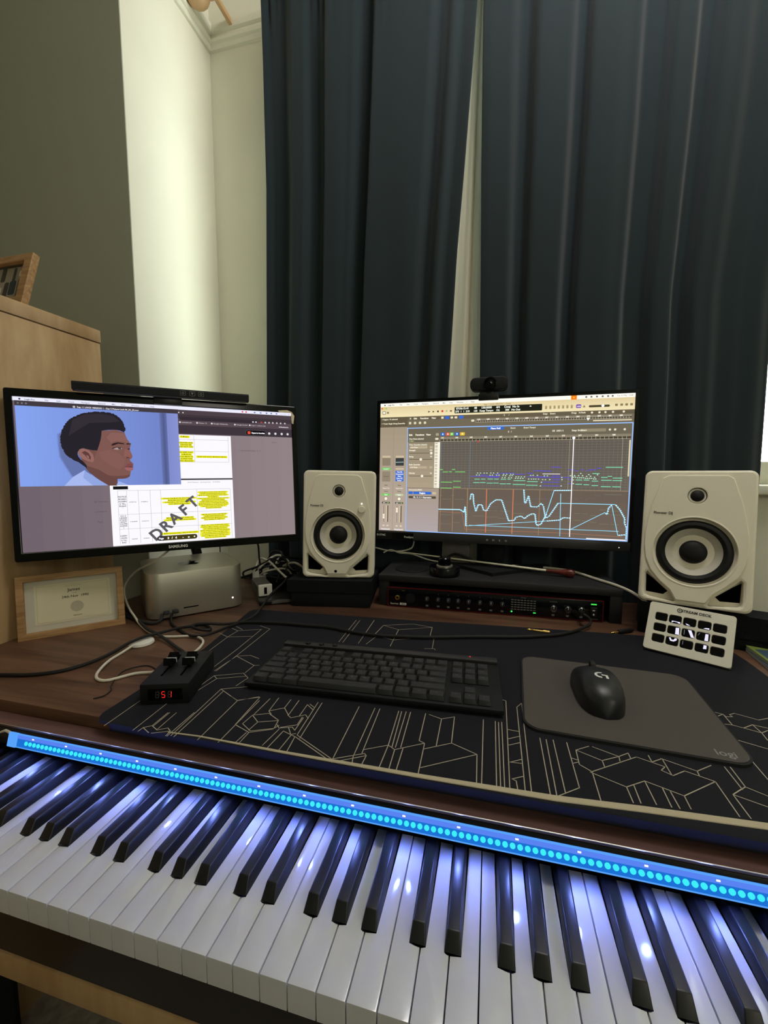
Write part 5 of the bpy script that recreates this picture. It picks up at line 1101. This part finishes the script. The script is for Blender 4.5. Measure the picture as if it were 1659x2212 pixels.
cable('computer_cable', 'black cable from the silver computer front plug up to the hub', [(-677, 502, 72), (-664, 484, 64), (-640, 463, 63.5), (-601, 440, 63.5), (-570, 424, 64), (-545, 420, 66), (-528, 434, 67), (-518, 478, 66), (-507, 508, 66), (-488, 535, 76), (-496, 607, 95), (-502, 687, 105), (-508, 716, 110)], 2.8, 'black_cable')
cable('white_cable', 'grey white cable arching over the tangle behind the silver computer', [(-508, 716, 110), (-543, 734, 126), (-578, 761, 137), (-600, 774, 141), (-626, 792, 140), (-634, 785, 130), (-632, 772, 112)], 2.8, 'white_cable')
cable('braided_cable', 'dark grey braided cable running left from the silver computer', [(-690, 488, 74), (-684, 478, 66), (-688, 462, 64), (-712, 462, 64), (-745, 472, 64), (-787, 487, 64), (-813, 500, 64), (-850, 520, 64)], 3.2, 'braid')
cable('braided_cable', 'dark braided cable running from the left into the back of the fader box', [(-850, 540, 64), (-820, 522, 64), (-774, 492, 64), (-712, 452, 66), (-664, 420, 69), (-621, 400, 70), (-585, 386, 66), (-546, 364, 66), (-514, 340, 73), (-486, 315, 80)], 2.9, 'braid')
cable('white_cable', 'white cable running from behind the right monitor to the key pad', [(60, 866, 141), (100, 868, 141), (140, 866, 140.5), (171, 858, 140.5), (194, 845, 140.5), (214, 822, 140.5), (238, 778, 140.5), (266, 732, 140.5), (283, 706, 138), (300, 690, 130), (323, 668, 112), (338, 635, 92), (345, 612, 88)], 3.0, 'white_cable')
cable('white_cable', 'thin white cable rising behind the left end of the riser', [(-310, 868, 172), (-285, 872, 166), (-260, 874, 163), (-230, 872, 166), (-206, 870, 176), (-200, 868, 194)], 2.0, 'white_cable')
cable('white_cable', 'thin white cable crossing the riser behind the baton tip', [(-285, 862, 160), (-265, 866, 168), (-240, 868, 160), (-205, 868, 158), (-160, 864, 146), (-115, 866, 139.5)], 1.8, 'white_cable')
cable('monitor_cable', 'black cable arching in front of the grey adapter behind the riser', [(-116, 838, 140), (-106, 840, 158), (-86, 841, 170), (-60, 840, 164), (-36, 844, 152), (-20, 850, 143)], 3.0, 'black_cable')
cable('thin_wire', 'thin dark wire lying in kinks on the bare wood beside the mat', [(-520, 290, 61.5), (-548, 300, 61.5), (-566, 290, 61.5), (-572, 272, 61.5), (-560, 245, 61.5), (-548, 228, 61.5), (-540, 222, 61.5), (-536, 206, 61.5), (-544, 196, 61.5)], .9, 'black_cable')
o = MB().box(-120, -48, 852, 876, 136.7, 198, 'grey_plastic', 3).build('power_adapter', world=True); tag(o, 'grey box adapter standing behind the riser under the right monitor', 'adapter')
# jack adapters on the wood
def jack(name, label, loc, yaw, long):
    t = thing(name, label, 'audio plug', loc, yaw); k = 1.0 if long else .62
    MB().lathe([(0, 0), (1.6 * k, 0), (3.0 * k, 3 * k), (3.1 * k, 4 * k), (2.2 * k, 6 * k), (3.1 * k, 8 * k), (3.1 * k, 15 * k), (2.9 * k, 15.2 * k), (2.9 * k, 16.2 * k), (3.1 * k, 16.4 * k), (3.1 * k, 30 * k), (0, 30 * k)], 'gold', 'X', 18).lathe([(3.2 * k, 10 * k), (3.25 * k, 10 * k), (3.25 * k, 11 * k), (3.2 * k, 11 * k)], 'black_plastic', 'X', 18).build('pin', t)
    return t
t = jack('jack_adapter', 'gold jack adapter lying on the wood in front of the audio interface', (80, 618, 64.5), -0.17, True)
MB().lathe([(3.1, 30), (4.4, 30.5), (4.4, 42), (3.6, 43), (0, 43)], 'gold', 'X', 18).build('barrel', t)
t = jack('audio_plug', 'small gold plug with a black barrel beside the key pad', (241, 640, 64.5), 0.55, False)
MB().lathe([(0, 18), (3.6, 18), (4.4, 22), (4.2, 46), (2.4, 56), (0, 56)], 'black_cable', 'X', 18).build('barrel', t)
# magazines at the right edge
for i, (z, a, mm, lab) in enumerate(((60, -0.10, 'mag_blue', 'blue and grey magazine under the green one at the right edge'), (66, -0.04, 'mag_green', 'green covered magazine on top of the stack at the right edge'))):
    t = thing('magazine', lab, 'magazine', (540 + i * 3, 566, z), a, group=None)
    MB().box(-88, 100, -75, 75, .4, 5.2, 'mag_white').build('pages', t)
    MB().box(-89, 101, -76, 76, 5.2, 5.7, mm).box(-89, 101, -76, 76, 0, .4, mm).build('cover', t)
    if i: MB().curve('mag_blue', UP(5.8, 0, 0), [rrect(-84, -30, -70, 30, 2)]).curve('mag_white', UP(5.85, 0, 0), [rrect(-78, -40, -60, -20, 2)]).curve('label_black', UP(5.9, -60, -8), text='NEW', size=14).build('cover_print', t)
# hub, stick adapter and tangle right of the silver computer
t = thing('power_bank', 'flat black slab device on the desk right of the silver computer', 'power bank', (-516, 702, 60), yaw=0.62)
MB().box(-60, 62, -50, 50, 0, 12, 'black_plastic', 3, 3).build('body', t); MB().box(-30, 40, -50.4, -49.6, 3, 9, 'grey_plastic').build('port_strip', t)
t = thing('usb_adapter', 'dark grey adapter stick with a white socket end beside the computer', 'adapter', (-572, 702, 80), yaw=0.72)
MB().box(-18, 18, -40, 50, -6, 20, 'grey_plastic', 3, 3).build('body', t); MB().box(-17, 17, -47, -39, -7, 23, 'white_plastic', 3, 3).build('end_shell', t); MB().box(-3.5, 3.5, -47.3, -46.9, -1, 16, 'hole', .1).build('socket', t)
t = thing('usb_plug', 'white plug standing in the cable tangle behind the computer', 'plug', (-632, 772, 84), yaw=0.5)
MB().box(-9, 9, -6, 6, 0, 30, 'white_plastic', 2.5, 3).build('body', t)
t = thing('docking_station', 'small black hub box in the cable tangle by the foam pad', 'hub', (-560, 815, 60), yaw=0.2)
MB().box(-50, 50, -32, 32, 0, 40, 'black_matte', 3, 2).build('body', t); MB().box(-10, 12, -32.6, -31.8, 22, 30, 'red_metal').build('port', t)
random.seed(11)
rt = [('curling up at its left end', 0), ('lowest in the heap', 0), ('looped high over the hub box', 0), ('lying furthest back', 0), ('nearest the silver computer', 0), ('nearest the foam pad', 0), ('running highest over the heap', 0), ('sagging across the front of the heap', 0), ('with a tight bend in its middle', 0), ('arching over the black ones', 1), ('curving down beside the white plug', 1), ('the lowest pale one, near the adapter stick', 1)]
for k, (how, pale) in enumerate(rt):
    x0 = -690 + k * 3; z = 68 + (k * 37 % 60)
    pts = [(x0 + 10, 790 + random.uniform(-20, 50), z + random.uniform(0, 20))]
    for i in range(6): pts.append((x0 + 34 + i * 26 + random.uniform(-12, 12), 775 + random.uniform(-40, 70), z + random.uniform(-4, 44) * math.sin((i + 1) / 7 * math.pi)))
    pts = [(x, y, max(66, q)) for x, y, q in pts]; pts[0] = (x0 - 30, 850, 64); pts.append((pts[-1][0] + 6, 862, 64))
    cable('tangled_cable', ('white' if pale else 'black') + ' cable in the heap behind the computer, ' + how, pts, 2.1 + (k % 3) * .5, 'white_cable' if pale else 'black_cable', group=None)
cable('thin_wire', 'thin dark wire hanging behind the left monitor stand', [(-800, 850, 61), (-802, 852, 150), (-800, 850, 260)], 1.6, 'black_cable')
cable('monitor_cable', 'black cable drooping from the left monitor to the tangle', [(-560, 650, 232), (-585, 690, 214), (-600, 735, 190), (-618, 770, 140), (-620, 785, 100)], 2.4, 'black_cable')
